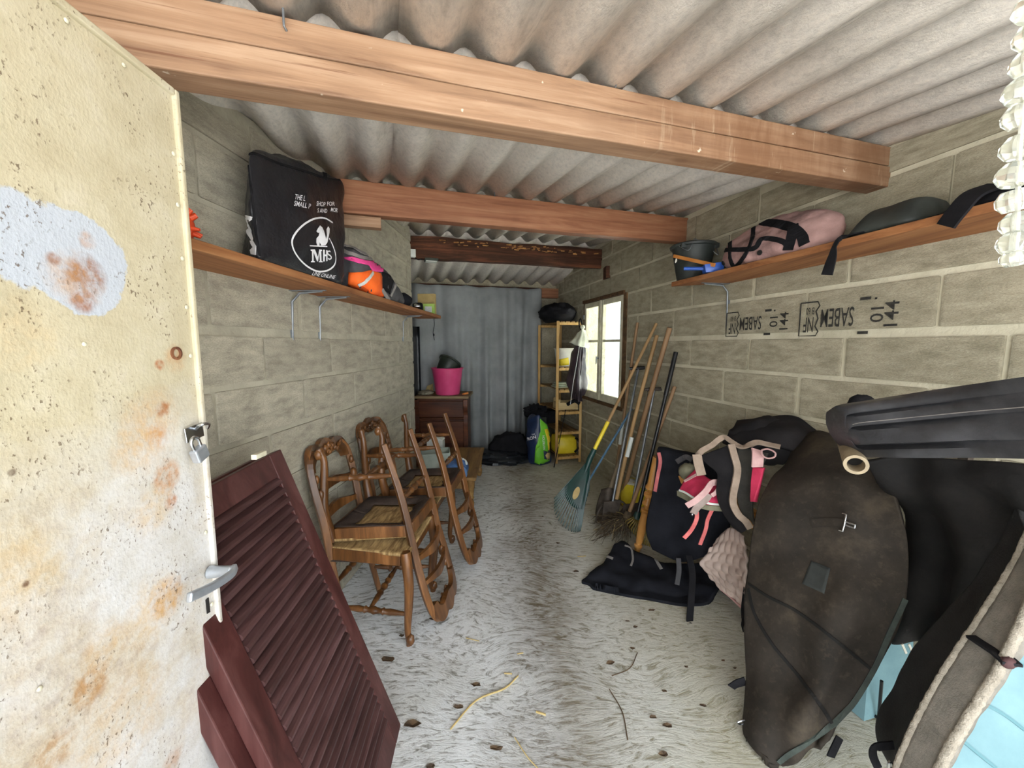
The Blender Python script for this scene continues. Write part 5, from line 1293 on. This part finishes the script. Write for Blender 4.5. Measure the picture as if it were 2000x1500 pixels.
# quilted pink pad
def m_quilt():
    t = NT('quilted_pink'); v = t.mapping((1,1,1)); n = t.noise(v, 6, 4)
    t.col(t.ramp(n, [(.35, lin('#9f8d84')), (.65, lin('#c4b1a7'))])); t.b.inputs['Roughness'].default_value = .85
    t.bump(t.noise(v, 120, 4), .3, .002); return t.m
rows = [[(1400,1052,1.92),(1425,1030,1.86),(1452,1045,1.78)], [(1385,1075,1.90),(1420,1075,1.82),(1456,1085,1.70)], [(1368,1100,1.90),(1415,1110,1.80),(1456,1130,1.66)], [(1385,1125,1.86),(1420,1140,1.77),(1456,1165,1.62)], [(1405,1150,1.82),(1430,1170,1.73),(1456,1196,1.60)]]
g = patch(px_rows(rows), 60, 60, .006, 4, 3)
G = []
for i, r in enumerate(g):
    row = []
    for j, q in enumerate(r):
        n = ((g[min(i+1,60)][j]-g[max(i-1,0)][j]).cross(g[i][min(j+1,60)]-g[i][max(j-1,0)])); n = n.normalized() if n.length else Vector((0,-1,0))
        if n.y > 0: n = -n
        u, w = i/60*7, j/60*6+.5*(int(i/60*7) % 2); fu, fw = (u % 1)-.5, (w % 1)-.5
        row.append(q+n*.010*max(0, 1-(fu*fu+fw*fw)*3.4))
    G.append(row)
qp = thing('quilted_pad', 'pale pink quilted saddle cloth hanging beside the big brown rug', 'saddle cloth', P(1420,1150,1.78)*1.0)
MB().grid(G).build('quilt', m_quilt(), qp, smooth=True, solid=.012)
m = MB(); m.tube(spline([g[60][j] for j in range(0,61,6)], 20), .006, 6); m.build('edge_binding', M_PINKW, qp, smooth=True)
rows = [[(1365,1075,1.98),(1385,1072,1.95),(1408,1062,1.93)], [(1370,1090,1.95),(1388,1095,1.92),(1405,1085,1.90)], [(1372,1098,1.95),(1385,1104,1.92),(1403,1095,1.90)]]
# leather straps hanging below the pad
lt = thing('stirrup_leather', 'long black leather strap hanging to the floor below the navy saddle pad', 'strap', F(1348,1222))
strap('leather', [(1345,1085,1.98),(1352,1120,1.92),(1350,1170,1.86),(1347,1215,1.81),(1350,1224,1.79)], .034, M_BLACKF, lt, .006)
lt = thing('girth_strap', 'short grey black strap hanging left of the long leather strap', 'strap', P(1324,1140,2.0))
strap('leather', [(1325,1090,2.04),(1326,1115,2.02),(1322,1142,2.0)], .026, M_CHARC, lt, .006)
lt = thing('boot_strap', 'black strap and padding on the floor left of the brown rug\'s edge', 'strap', F(1440,1195))
m = MB(); m.blob(F(1438,1190)+Vector((.05,.1,.045)), (.07,.06,.05), .25, 5, 3, 18, 12, flat=.003); m.build('padding', M_BLACKF, lt, smooth=True)
strap('strap_tail', [(1458,1150,1.66),(1452,1200,1.58),(1450,1228,1.50)], .03, M_BLACKF, lt)

# ------------------------------------------------------------------ big brown rug on a rail from the wall
def m_oil(name, a, b, c):
    t = NT(name); v = t.mapping((1,1,1)); n = t.noise(v, 3.5, 7, .7); f = t.noise(v, 40, 5, .7)
    cc = t.ramp(n, [(.3, lin(a)), (.52, lin(b)), (.75, lin(c))]); cc = t.mix(t.ramp(f, [(.55, BW[0]), (.75, (.4,.4,.4,1))]), cc, lin(c))
    t.col(cc); t.b.inputs['Roughness'].default_value = .8; t.b.inputs['Specular IOR Level'].default_value = .25; t.bump(t.math('ADD', n, t.math('MULTIPLY', f, .3)), .4, .01); return t.m
M_OIL = m_oil('oiled_canvas', '#1e1a16', '#302a24', '#544a3c'); M_OILB = m_oil('black_canvas', '#121110', '#1b1918', '#2b2724')
rows = [[(1600,870,1.76),(1625,862,1.70),(1655,868,1.62),(1690,895,1.53)],
        [(1560,862,1.80),(1600,846,1.72),(1650,860,1.62),(1700,896,1.45)],
        [(1525,905,1.68),(1590,890,1.56),(1660,905,1.44),(1735,945,1.30)],
        [(1482,990,1.58),(1570,985,1.44),(1665,1000,1.31),(1768,1040,1.21)],
        [(1460,1090,1.52),(1560,1095,1.37),(1665,1110,1.24),(1772,1130,1.16)],
        [(1451,1190,1.44),(1545,1200,1.30),(1640,1210,1.18),(1762,1195,1.14)],
        [(1455,1300,1.35),(1530,1310,1.24),(1620,1315,1.15),(1722,1290,1.13)],
        [(1457,1425,1.245),(1510,1420,1.17),(1580,1405,1.12),(1672,1370,1.11)],
        [(1500,1496,1.15),(1520,1500,1.13),(1560,1482,1.11),(1600,1450,1.10)]]
br, o, brb = cloth('horse_rug', 'big dusty dark brown waxed rug draped over the wall rail', 'rug', rows, M_OIL, 80, 90, .026, 3.8, 7, .014, .008, 13)
m = MB(); stroke(m, brb, [(1462,1140),(1500,1165),(1550,1190),(1600,1225),(1650,1265),(1705,1310)], .010, .006, .001); m.build('seam', M_OILB, br)
m = MB(); stroke(m, brb, [(1462,1150),(1475,1200),(1510,1260),(1560,1320),(1600,1375),(1630,1420)], .011, .007, .001); m.build('seam', M_OILB, br)
m = MB(); stroke(m, brb, [(1768,1170),(1735,1240),(1705,1310),(1650,1395),(1590,1440),(1520,1488)], .013, .006, .002); m.build('hem_binding', simple('hem_green', '#2b322e', '#3d453f', .85, 20, bump=.3), br)
pxpatch(brb, [(1585,1095),(1622,1110),(1610,1160),(1567,1140)], simple('patch_grey', '#272a28', '#323533', .9, 20, bump=.3), 'sewn_patch', br, .003, 3)
# chest buckle
def buckle(px, py, b, parent, sc=1.0):
    h, n = onto(b, px, py, .012); up = Vector((0,0,1)); s = n.cross(up).normalized(); up = s.cross(n).normalized()
    if s.x < 0: s = -s
    m = MB(); C = lambda x, y: h+s*x*sc+up*y*sc
    m.tube([C(-.014,.026), C(-.004,.027), C(-.003,.0), C(-.003,-.026), C(-.013,-.027)], .0032*sc, 8); m.tube([C(-.003,.005), C(.024,.005)], .003*sc, 8); m.tube([C(-.003,-.005), C(.024,-.005)], .003*sc, 8); m.tube([C(.022,.006), C(.022,-.006)], .003*sc, 8)
    return m.build('buckle', M_CHROME, parent, smooth=True)
buckle(1655, 1023, brb, br, 1.15)
m = MB(); stroke(m, brb, [(1585,1022),(1620,1020),(1652,1022)], .028, .006, .003); m.build('leather_strap', M_OIL, br)
for pts, w in (([(1456,1330,1.33),(1440,1335,1.33),(1428,1342,1.34)], .03), ([(1640,1440,1.12),(1628,1465,1.11),(1622,1478,1.11)], .025)):
    strap('leg_strap', pts, w, M_BLACKF, br)
m = MB(); p = P(1447,1408,1.25); m.tube(spline([p+Vector((.02,0,.005)), p, p+Vector((-.012,0,-.006)), p+Vector((-.002,0,-.014)), p+Vector((.015,0,-.008))], 12), .003, 6); m.build('snap_hook', M_CHROME, br, smooth=True)

# wall rack: metal pipe arms and a ribbed black saddle holder
rk = thing('saddle_rack', 'ribbed black plastic saddle rack jutting from the right wall above the brown rug', 'saddle rack', P(1800,860,1.0))
M_RACK = simple('black_moulded_plastic', '#2d2d2f', '#48484b', .3, 9, bump=.25, bscale=35, bdist=.006, spec=.5)
def rack_section(x, f):   # cross-section ring; x along the rack, f widening towards the right
    return x
Lp = [(1650,806,836,862,893), (1660,792,838,868,895), (1720,783,836,868,897), (1820,770,832,866,897), (1920,756,826,864,898), (2060,738,818,862,902)]
dd = [1.19,1.15,1.09,.98,.88,.74]
def ribrow(fr):      # heights from top to bottom; proud ribs and grooves
    return fr
top = [P(1640,806,1.22),P(1662,795,1.18),P(1720,786,1.11),P(1820,771,1.0),P(1920,757,.90),P(2080,736,.75)]
bot = [P(1672,892,1.22),P(1690,895,1.18),P(1730,896,1.11),P(1820,897,1.0),P(1920,897,.90),P(2080,902,.75)]
prof = [(0,-.06),(.01,-.01),(.06,.002),(.12,0),(.135,-.03),(.175,-.03),(.19,.004),(.30,.012),(.36,.006),(.372,-.045),(.44,-.045),(.452,.01),(.58,.024),(.70,.018),(.735,.0),(.747,-.045),(.81,-.045),(.822,.008),(.92,.012),(.98,0),(1,-.06)]
T_, B_ = spline(top, 40), spline(bot, 40); g = []
outd = Vector((-.25,-.95,.05)).normalized()
for i in range(41):
    k = min(1, (i/5)) ; k = .35+.65*math.sin(k*math.pi/2); c_ = (T_[i]+B_[i])/2
    row = [c_+(T_[i].lerp(B_[i], f)-c_)*(k if i < 5 else 1)+outd*(o_*1.1*(.6 if i < 3 else 1)) for f, o_ in prof]
    back = [c_+(T_[i].lerp(B_[i], f)-c_)*k*.9-outd*.12 for f in (.9,.5,.1)]
    g.append(row+back)
m = MB().grid(g, True); m.f.append(tuple(range(len(g[0])))); m.build('ribbed_cover', M_RACK, rk, smooth=True)
for jj in (7, 15):  # thin pale lines of uneven width running along the cover
    m = MB(); m.tube([g[i][jj] for i in range(5, 41)], [.0012+.0012*max(0, noise.noise(Vector((i*.9, jj, 0)))) for i in range(5, 41)], 6); m.build('pale_line', M_GREYB, rk, smooth=True)
M_PIPE = simple('dusty_pipe', '#8d7e66', '#ab9a7e', .7, 20, bump=.3)
e0 = P(1672,908,1.16); e1 = Vector((1.46, 1.68, e0.z+.05)); ax = (e1-e0).normalized()
Mx = Matrix.Translation(e0) @ Vector((0,0,1)).rotation_difference(ax).to_matrix().to_4x4()
MB().lathe([(.022,.02),(.022,0),(.031,0),(.031,.55),(.022,.55),(.022,.02)], Mx, 28, cap=False).build('pipe_arm', M_PIPE, rk, smooth=True)
MB().lathe([(.0,.06),(.022,.06),(.022,.07),(.0,.07)], Mx, 20).build('pipe_plug', M_DARK, rk)
MB().bar(Vector((1.60,1.30,.62)), Vector((1.60,1.30,1.12)), .05, .03, (0,1,0)).build('wall_plate', M_IRON, rk)
o = MB(); o.blob(P(1683,790,1.32), (.045,.03,.035), .1, 3, 2, 16, 10); tag(o.build('strap_loop', M_BLACKF, None, smooth=True), 'small black strap loop poking up behind the ribbed rack\'s tip', 'strap')

# black rug behind, on the rack
rows = [[(1690,900,1.30),(1780,895,1.20),(1880,898,1.08),(2010,905,.95)],
        [(1715,940,1.30),(1790,945,1.20),(1890,950,1.06),(2020,960,.92)],
        [(1760,1020,1.32),(1830,1030,1.20),(1915,1040,1.08),(2030,1040,.94)],
        [(1765,1110,1.32),(1835,1120,1.20),(1920,1130,1.08),(2020,1120,.97)],
        [(1755,1200,1.32),(1830,1205,1.21),(1905,1190,1.11),(1985,1150,1.02)],
        [(1720,1258,1.34),(1790,1258,1.26),(1850,1240,1.18),(1920,1200,1.10)]]
bg_, o, _ = cloth('horse_rug', 'black rug hanging under the ribbed saddle rack, right of the brown rug', 'rug', rows, M_OILB, 60, 50, .03, 5, 4, .014, .012, 16)
# lower dark rug with fleece edged border
rows = [[(1985,985,.98),(1995,1030,.93),(2010,1060,.86)],
        [(1930,1085,1.02),(1960,1110,.95),(1985,1120,.86)],
        [(1850,1190,1.06),(1890,1215,.97),(1925,1225,.86)],
        [(1780,1280,1.10),(1830,1305,.99),(1870,1320,.86)],
        [(1720,1370,1.14),(1770,1400,1.01),(1815,1420,.86)],
        [(1714,1440,1.12),(1745,1460,1.0),(1785,1470,.86)],
        [(1745,1500,1.06),(1755,1520,.96),(1765,1540,.85)]]
lo_, o, lob = cloth('stable_rug', 'charcoal rug with pale fleece trimmed grey border hanging in the lower right corner', 'rug', rows, simple('charcoal_canvas', '#1b1b1b', '#2b2a2a', .9, 8, bump=.4, bscale=150), 40, 60, .012, 5, 9, .014)
M_GREYW = simple('grey_fleece_band', '#6b675f', '#837d74', .95, 30, bump=.5, bscale=220); M_FLEECE = simple('pale_fleece', '#857d70', '#a1988a', .98, 40, bump=1.0, bscale=140, bdist=.006)
Lb = spline([P(*k) for k in ((2025,1000,.84),(1985,1090,.83),(1925,1190,.82),(1870,1270,.81),(1815,1360,.80),(1770,1450,.79),(1740,1530,.78))], 60)
Rb = spline([P(*k) for k in ((2050,1080,.74),(2005,1195,.735),(1960,1290,.73),(1905,1380,.725),(1850,1470,.72),(1810,1560,.71))], 60)
for a in (Lb, Rb):
    pass
g = [[Lb[i].lerp(Rb[i], j/10)+Vector((-.2,-.9,.3)).normalized()*.016*math.sin(math.pi*j/10)+Vector((0,0,.003))*noise.noise(Lb[i]*20+Vector((j*.3,0,0))) for j in range(11)] for i in range(61)]
MB().grid(g).build('border_band', M_GREYW, lo_, smooth=True, solid=.02)
def fuzz(line, r, nm):
    m = MB(); m.tube([p+Vector((noise.noise(p*60),noise.noise(p*60+Vector((5,5,5))),noise.noise(p*60+Vector((9,1,3)))))*.001 for p in spline(line, 120)], [r*(1+.22*noise.noise(Vector((i*.6,0,0)))) for i in range(121)], 10); m.build(nm, M_FLEECE, lo_, smooth=True)
fuzz(Lb, .0065, 'fleece_trim'); fuzz(Rb, .009, 'fleece_trim')
i = 30; nrm_ = Vector((-.2,-.9,.3)).normalized()
MB().ribbon([Lb[26]+nrm_*.014, (Lb[26]+Rb[24])/2+nrm_*.03, Rb[24]+nrm_*.018], .030, .006, (-.3,-.6,.7)).build('keeper_strap', M_BLACKF, lo_)
m = MB(); m.blob(Rb[24]+nrm_*.01, (.014,.009,.012), .15, 4, 2, 14, 9); m.build('strap_end', simple('dark_maroon', '#3a2022', '#50302f', .8, 20), lo_, smooth=True)
m = MB(); m.tube(spline([P(1746,1500,.9), P(1738,1488,.9), P(1735,1500,.9)], 8), .004, 6); m.build('metal_ring', M_CHROME, lo_, smooth=True)
strap('tie_strap', [(1745,1455,.97),(1710,1460,.97),(1705,1475,.98),(1715,1500,.97)], .022, M_BLACKF, lo_)
# turquoise quilted rug beyond the border
M_TURQ = simple('turquoise_cloth', '#64848b', '#75969b', .75, 5, bump=.3, bscale=60, bdist=.004)
rows = [[(2040,1120,.93),(2110,1125,.92),(2200,1130,.90)], [(1985,1225,.90),(2075,1230,.88),(2190,1240,.86)], [(1935,1325,.87),(2035,1335,.85),(2170,1350,.83)], [(1870,1425,.84),(1985,1440,.82),(2140,1460,.80)], [(1800,1530,.80),(1930,1550,.78),(2090,1570,.76)]]
tq, o, tqb = cloth('quilted_rug', 'turquoise quilted rug hanging in the lower right corner behind the pale fleece border', 'rug', rows, M_TURQ, 40, 50, .012, 5, 3, .02, floor=False)
for k, pts in enumerate(([(1960,1280),(2000,1300)], [(1915,1370),(1960,1395),(2000,1425)], [(1862,1432),(1905,1468),(1945,1500)], [(1985,1228),(2000,1236)])):
    m = MB(); stroke(m, tqb, pts, .007, .004, .001, 14)
    if m.v: m.build('quilt_seam', simple('seam_teal%d' % k, '#567c83', None, .8), tq)
o = MB().box((1.46,1.42,.30), (.18,.16,.36)); o2 = thing('plastic_drum', 'turquoise plastic tub on the floor under the hanging black rug', 'tub', (1.40,1.42,0))
M_ = Matrix.Rotation(.25,3,'Z'); 
hexa_soft([Vector((1.42,1.44,0))+M_@Vector(k) for k in ((-.14,-.12,.003),(.1,-.12,.003),(.1,.12,.003),(-.14,.12,.003),(-.13,-.11,.38),(.09,-.11,.38),(.09,.11,.38),(-.13,.11,.38))], 8, (.01,.01,.0)).build('tub_body', M_TURQ, o2, smooth=True, weld=True)
m = MB()
for px in (1762, 1775): m.ribbon([P(px,1258,1.20), P(px+8,1276,1.20)], .007, .003, (0,-1,0))
tag(m.build('striped_tab', M_TUB, None), 'two short white webbing tabs below the hanging black rug', 'tab', kind='stuff')
lg_ = thing('rack_leg', 'thin black metal rod on the floor right of the brown rug', 'rod', F(1715,1402)); m = MB(); m.tube([F(1685,1376,.01), F(1716,1404,.01)], .006, 8); m.tube([P(1722,1330,1.25), F(1716,1404,.01)], .005, 8); m.build('rod', M_BLACKP, lg_, smooth=True)

# ------------------------------------------------------------------ right shelf things
ZR = 1.807
c = RS(2.56, ZR, .135); c = RW(1352, 535, .165); c.z = ZR
bu = thing('bucket', 'black rubber builder\'s bucket at the far end of the right shelf', 'bucket', c)
M_BKT = simple('dusty_black_rubber', '#1e2220', '#3a3f3c', .6, 6, bump=.3, bscale=40)
Mb = Matrix.Translation(c)
MB().lathe([(.0,0),(.085,0),(.09,.006),(.125,.20),(.137,.203),(.14,.215),(.132,.222),(.122,.215),(.086,.012),(.0,.01)], Mb, 32, cap=False).build('bucket_body', M_BKT, bu, smooth=True)
for a in (-1, 1):
    MB().box(c+Vector((.10*a,-.085,.2)), (.03,.02,.03)).build('lug', M_BKT, bu, bevel=.003)
m = MB(); m.tube(spline([c+Vector((-.115,-.06,.2)), c+Vector((-.09,-.13,.16)), c+Vector((-.05,-.10,.215)), c+Vector((.0,-.02,.255)), c+Vector((.06,-.06,.2)), c+Vector((.105,-.1,.14)), c+Vector((.118,-.05,.2))], 30), .0022, 6); m.build('wire_handle', M_STEEL, bu, smooth=True)
st = thing('hoof_pick_stick', 'orange wooden stick lying across the front of the black bucket', 'stick', RW(1355,512,.28))
a, b = RW(1316,500,.30), RW(1396,518,.26); a.z = max(a.z,ZR+.03); MB().bar(a, b, .012, .02).build('stick', simple('orange_wood', '#b5702f', '#cc8744', .6, 10, bump=.1), st, bevel=.002)
m = MB(); m.tube(spline([a+Vector((.01,-.008,0)), a+Vector((.012,-.01,-.025)), a+Vector((.008,-.008,-.045))], 8), [.002,.003,.002,.003,.005,.006,.006,.004,.002], 6); m.build('string_loop', M_TUB, st, smooth=True)
sc_ = thing('feed_scoop', 'blue plastic scoop lying between the black bucket and the pink bag', 'scoop', RW(1385,526,.25))
M_BLU = simple('blue_plastic', '#1c3f8f', '#2c57ad', .4, 8, bump=.05)
q = RW(1388,524,.24); q.z = ZR+.032
m = hexa_soft([q+Vector(k) for k in ((-.04,-.03,-.03),(.05,-.045,-.03),(.06,.03,-.03),(-.03,.03,-.03),(-.05,-.03,.012),(.05,-.05,.025),(.06,.03,.025),(-.04,.03,.012))], 8, (.004,.004,0)); m.build('scoop_bowl', M_BLU, sc_, smooth=True, weld=True)
handle(sc_, q+Vector((-.04,0,-.005)), q+Vector((-.13,.05,.005)), .010, M_BLU, 'scoop_handle')
# pink holdall
M_PNKB = m_oil('dirty_pink_canvas', '#4d3c3a', '#a98681', '#c4a09a')
c8 = [RW(1402,526,.255), RW(1560,488,.25), RS(1.70,ZR,.07), RS(2.30,ZR,.07), RW(1412,476,.20), RW(1572,432,.19), RS(1.76,ZR+.20,.08), RS(2.24,ZR+.24,.08)]
for k in c8[:4]: k.z = ZR+.003
c8[4].z = max(c8[4].z, ZR+.12); c8[5].z += .02
pb2 = thing('holdall', 'dirty pink canvas holdall with black webbing straps on the right shelf', 'bag', (c8[0]+c8[2])/2)
ho_ = hexa_soft(c8, 24, (.03,.04,.03), .020, 9, 6, rp=4, flat=ZR+.002).build('bag_body', M_PNKB, pb2, smooth=True, weld=True)
hv = bvh_of(ho_)
def c5(q): return [(1280+x/5.556, 420+y/5.556) for x, y in q]
for nm_, pts, w in (('webbing', [(860,60),(820,200),(815,400),(820,480),(860,555),(930,500),(1010,380),(1060,240),(1070,100)], .020), ('webbing', [(660,420),(760,385),(900,378),(1040,370),(1100,345),(1150,270),(1250,260),(1400,300),(1440,370)], .022), ('webbing', [(1500,120),(1480,240),(1440,380)], .04), ('zip_edge', [(790,260),(850,160),(930,105),(1100,85),(1300,95),(1480,140),(1590,230),(1620,320)], .04)):
    m = MB(); stroke(m, hv, c5(pts), w, .006, .004)
    if m.v: m.build(nm_, M_BLACKF, pb2)
for px, py in c5([(1138,408),(745,520)]):
    h, n = onto(hv, px, py, .003)
    if h is not None: MB().lathe([(.0,0),(.013,0),(.012,.004),(.0,.004)], Matrix.Translation(h) @ Vector((0,0,1)).rotation_difference(n).to_matrix().to_4x4(), 14).build('eyelet', M_DARK, pb2)
m = MB(); m.blob(RW(1572,455,.12)+Vector((.0,-.0,.0)), (.05,.05,.07), .15, 4, 5, 20, 12, flat=ZR+.002); m.build('black_end', M_BLACKF, pb2, smooth=True)
# black strap on shelf hanging over the edge
bs = thing('lead_strap', 'black webbing strap hanging over the right shelf between pink bag and grey tray', 'strap', RS(1.66, 1.70, .275))
q = [RS(1.38,ZR+.02,.16), RS(1.52,ZR+.012,.2), RS(1.62,ZR+.006,.262), RS(1.64,ZR-.02,.279), RS(1.645,ZR-.06,.281), RS(1.66,ZR-.13,.282)]
MB().ribbon(spline(q, 24), [.05]*9+[.03,.024,.018,.016,.016,.016,.016,.018,.022,.026,.03,.034,.038,.04,.042,.044], .005, [Vector((0,0,1))]*10+[RS(0,0,1)-RS(0,0,0)]*15).build('webbing', M_BLACKF, bs)
# grey basin upside down
bn = thing('feed_tray', 'dusty dark grey rubber feed tray upside down on the right shelf', 'tray', RS(1.42, ZR, .14))
a0, a1 = RS(1.24,0,0).y/.9735, 1
hexa_soft([RS(1.64,ZR+.002,.262), RS(1.42,ZR+.002,.262), RS(1.41,ZR+.002,.02), RS(1.64,ZR+.002,.02), RS(1.59,ZR+.10,.2), RS(1.44,ZR+.10,.2), RS(1.43,ZR+.10,.06), RS(1.58,ZR+.10,.06)], 12, (.01,.01,.006), .006, 8, 3, rp=7, flat=ZR+.002).build('tray_body', M_BKT, bn, smooth=True, weld=True, sub=1)
# black saddle bag with dangling strap
bs2 = thing('girth_bag', 'long black padded girth lying at the near end of the right shelf', 'girth', RS(1.1, ZR, .14))
hexa_soft([RS(1.40,ZR+.002,.22), RS(.95,ZR+.002,.25), RS(.95,ZR+.002,.04), RS(1.40,ZR+.002,.04), RS(1.37,ZR+.03,.2), RS(.97,ZR+.085,.22), RS(.97,ZR+.085,.06), RS(1.37,ZR+.03,.06)], 12, (.01,.01,.006), .010, 8, 6, rp=6, flat=ZR+.002).build('girth_body', M_BLACKF, bs2, smooth=True, weld=True)
q = [RS(1.25,ZR+.06,.2), RS(1.27,ZR+.035,.262), RS(1.29,ZR-.01,.284), RS(1.31,ZR-.045,.286)]
MB().ribbon(spline(q, 16), [.055]*17, .008, RS(0,-.0,1)-RS(0,0,0)+Vector((0,0,.4))).build('girth_strap', M_BLACKF, bs2)

# ------------------------------------------------------------------ strand of clear faceted beads of the door curtain
t = NT('clear_bead'); t.b.inputs['Base Color'].default_value = (.86,.88,.80,1); t.b.inputs['Roughness'].default_value = .12; t.b.inputs['Transmission Weight'].default_value = .85; t.b.inputs['IOR'].default_value = 1.45
M_BEAD = t.m
bd = thing('bead_strand', 'strand of pearly faceted plastic beads hanging at the doorway\'s right', 'bead curtain', P(1990,360,.36))
ys = [178, 226, 288, 342, 392, 436, 474, 505]
proto = None
top = P(2000,40,.36); low = P(1984,508,.36)
MB().tube([top+Vector((0,0,.25)), top.lerp(low,.5), low], .0018, 6).build('string', M_TUB, bd)
for i, py in enumerate([-40, 14, 68, 122]+ys):
    c = P(1984+max(0,300-py)*.13-5*math.sin(i*1.9), py, .36); r = .0118-(.003 if py > 480 else 0)
    m = MB(); m.lathe([(.002,-.75*r),(.66*r,-.78*r),(1.0*r,-.25*r),(1.0*r,.25*r),(.66*r,.78*r),(.002,.75*r)], Matrix.Translation(c) @ Matrix.Rotation(.25*math.sin(i*2.1),4,'Y') @ Matrix.Rotation(i*.7,4,'Z'), 9); m.build('bead', M_BEAD, bd)

# ------------------------------------------------------------------ litter on the floor
M_DLEAF = simple('dead_leaf', '#3a2d20', '#5f4a33', .85, 30, bump=.3, rnd=True)
for i, (px, py, s) in enumerate(((760,1291,.03),(929,1340,.022),(895,1383,.018),(1124,1117,.02),(1273,1194,.018),(1235,1268,.013),(1192,1297,.02),(1303,1420,.02),(1275,1403,.016),(1340,1305,.011),(1297,1476,.018),(968,1463,.022),(845,1210,.02),(1240,1226,.012),(1412,1292,.010),(1435,1307,.009),(805,1418,.035),(842,1500,.016),(1225,1215,.012),(785,1243,.014),(1090,1062,.018),(1060,1010,.012),(1298,1352,.012),(1372,1380,.014))):
    c = F(px, py); m = MB(); N = 9; r_ = random.Random(i); a0 = r_.random()*6.28
    ring = [c+Vector((math.cos(a0+6.283*k/N)*s*r_.uniform(.6,1.2), math.sin(a0+6.283*k/N)*s*.55*r_.uniform(.6,1.2), .004+s*.35*r_.random())) for k in range(N)]
    m.add([c+Vector((0,0,.003))]+ring, [(0,k+1,(k+1) % N+1) for k in range(N)])
    tag(m.build('dead_leaf', M_DLEAF, None, solid=.001), 'small dry brown leaf scrap lying on the concrete floor', 'leaf', 'dry leaf scraps on the floor')
sw = [([(880,1424),(930,1368),(985,1345),(1012,1320)],.0035,'long pale bent straw lying on the floor left of the middle'),([(1005,1440),(1030,1478),(1050,1500)],.002,'thin pale straw at the bottom of the floor'),([(1190,1346),(1215,1390),(1226,1445)],.0022,'thin dark curved stem on the floor right of the middle'),([(1195,1320),(1230,1305),(1245,1275)],.002,'fine brown twig bent near the dark leaf scraps'),([(985,1315),(1000,1316)],.003,'short white straw bit near the pale bent straw'),([(1047,1390),(1066,1396)],.004,'short thick pale straw bit in the dirt path'),([(1010,1277),(1022,1275)],.0025,'short pale straw bit beyond the bent straw'),([(1128,1087),(1144,1086)],.003,'small white straw bit in front of the besom'),([(910,1246),(936,1252)],.002,'thin straw near the front chair\'s upturned crest')]
for pts, r, lb in sw:
    q = spline([F(x, y, .004) for x, y in pts], 12); m = MB(); m.tube(q, r, 6)
    tag(m.build('straw', M_DLEAF if 'dark' in lb or 'brown' in lb else M_STRAW, None, smooth=True), lb, 'straw')
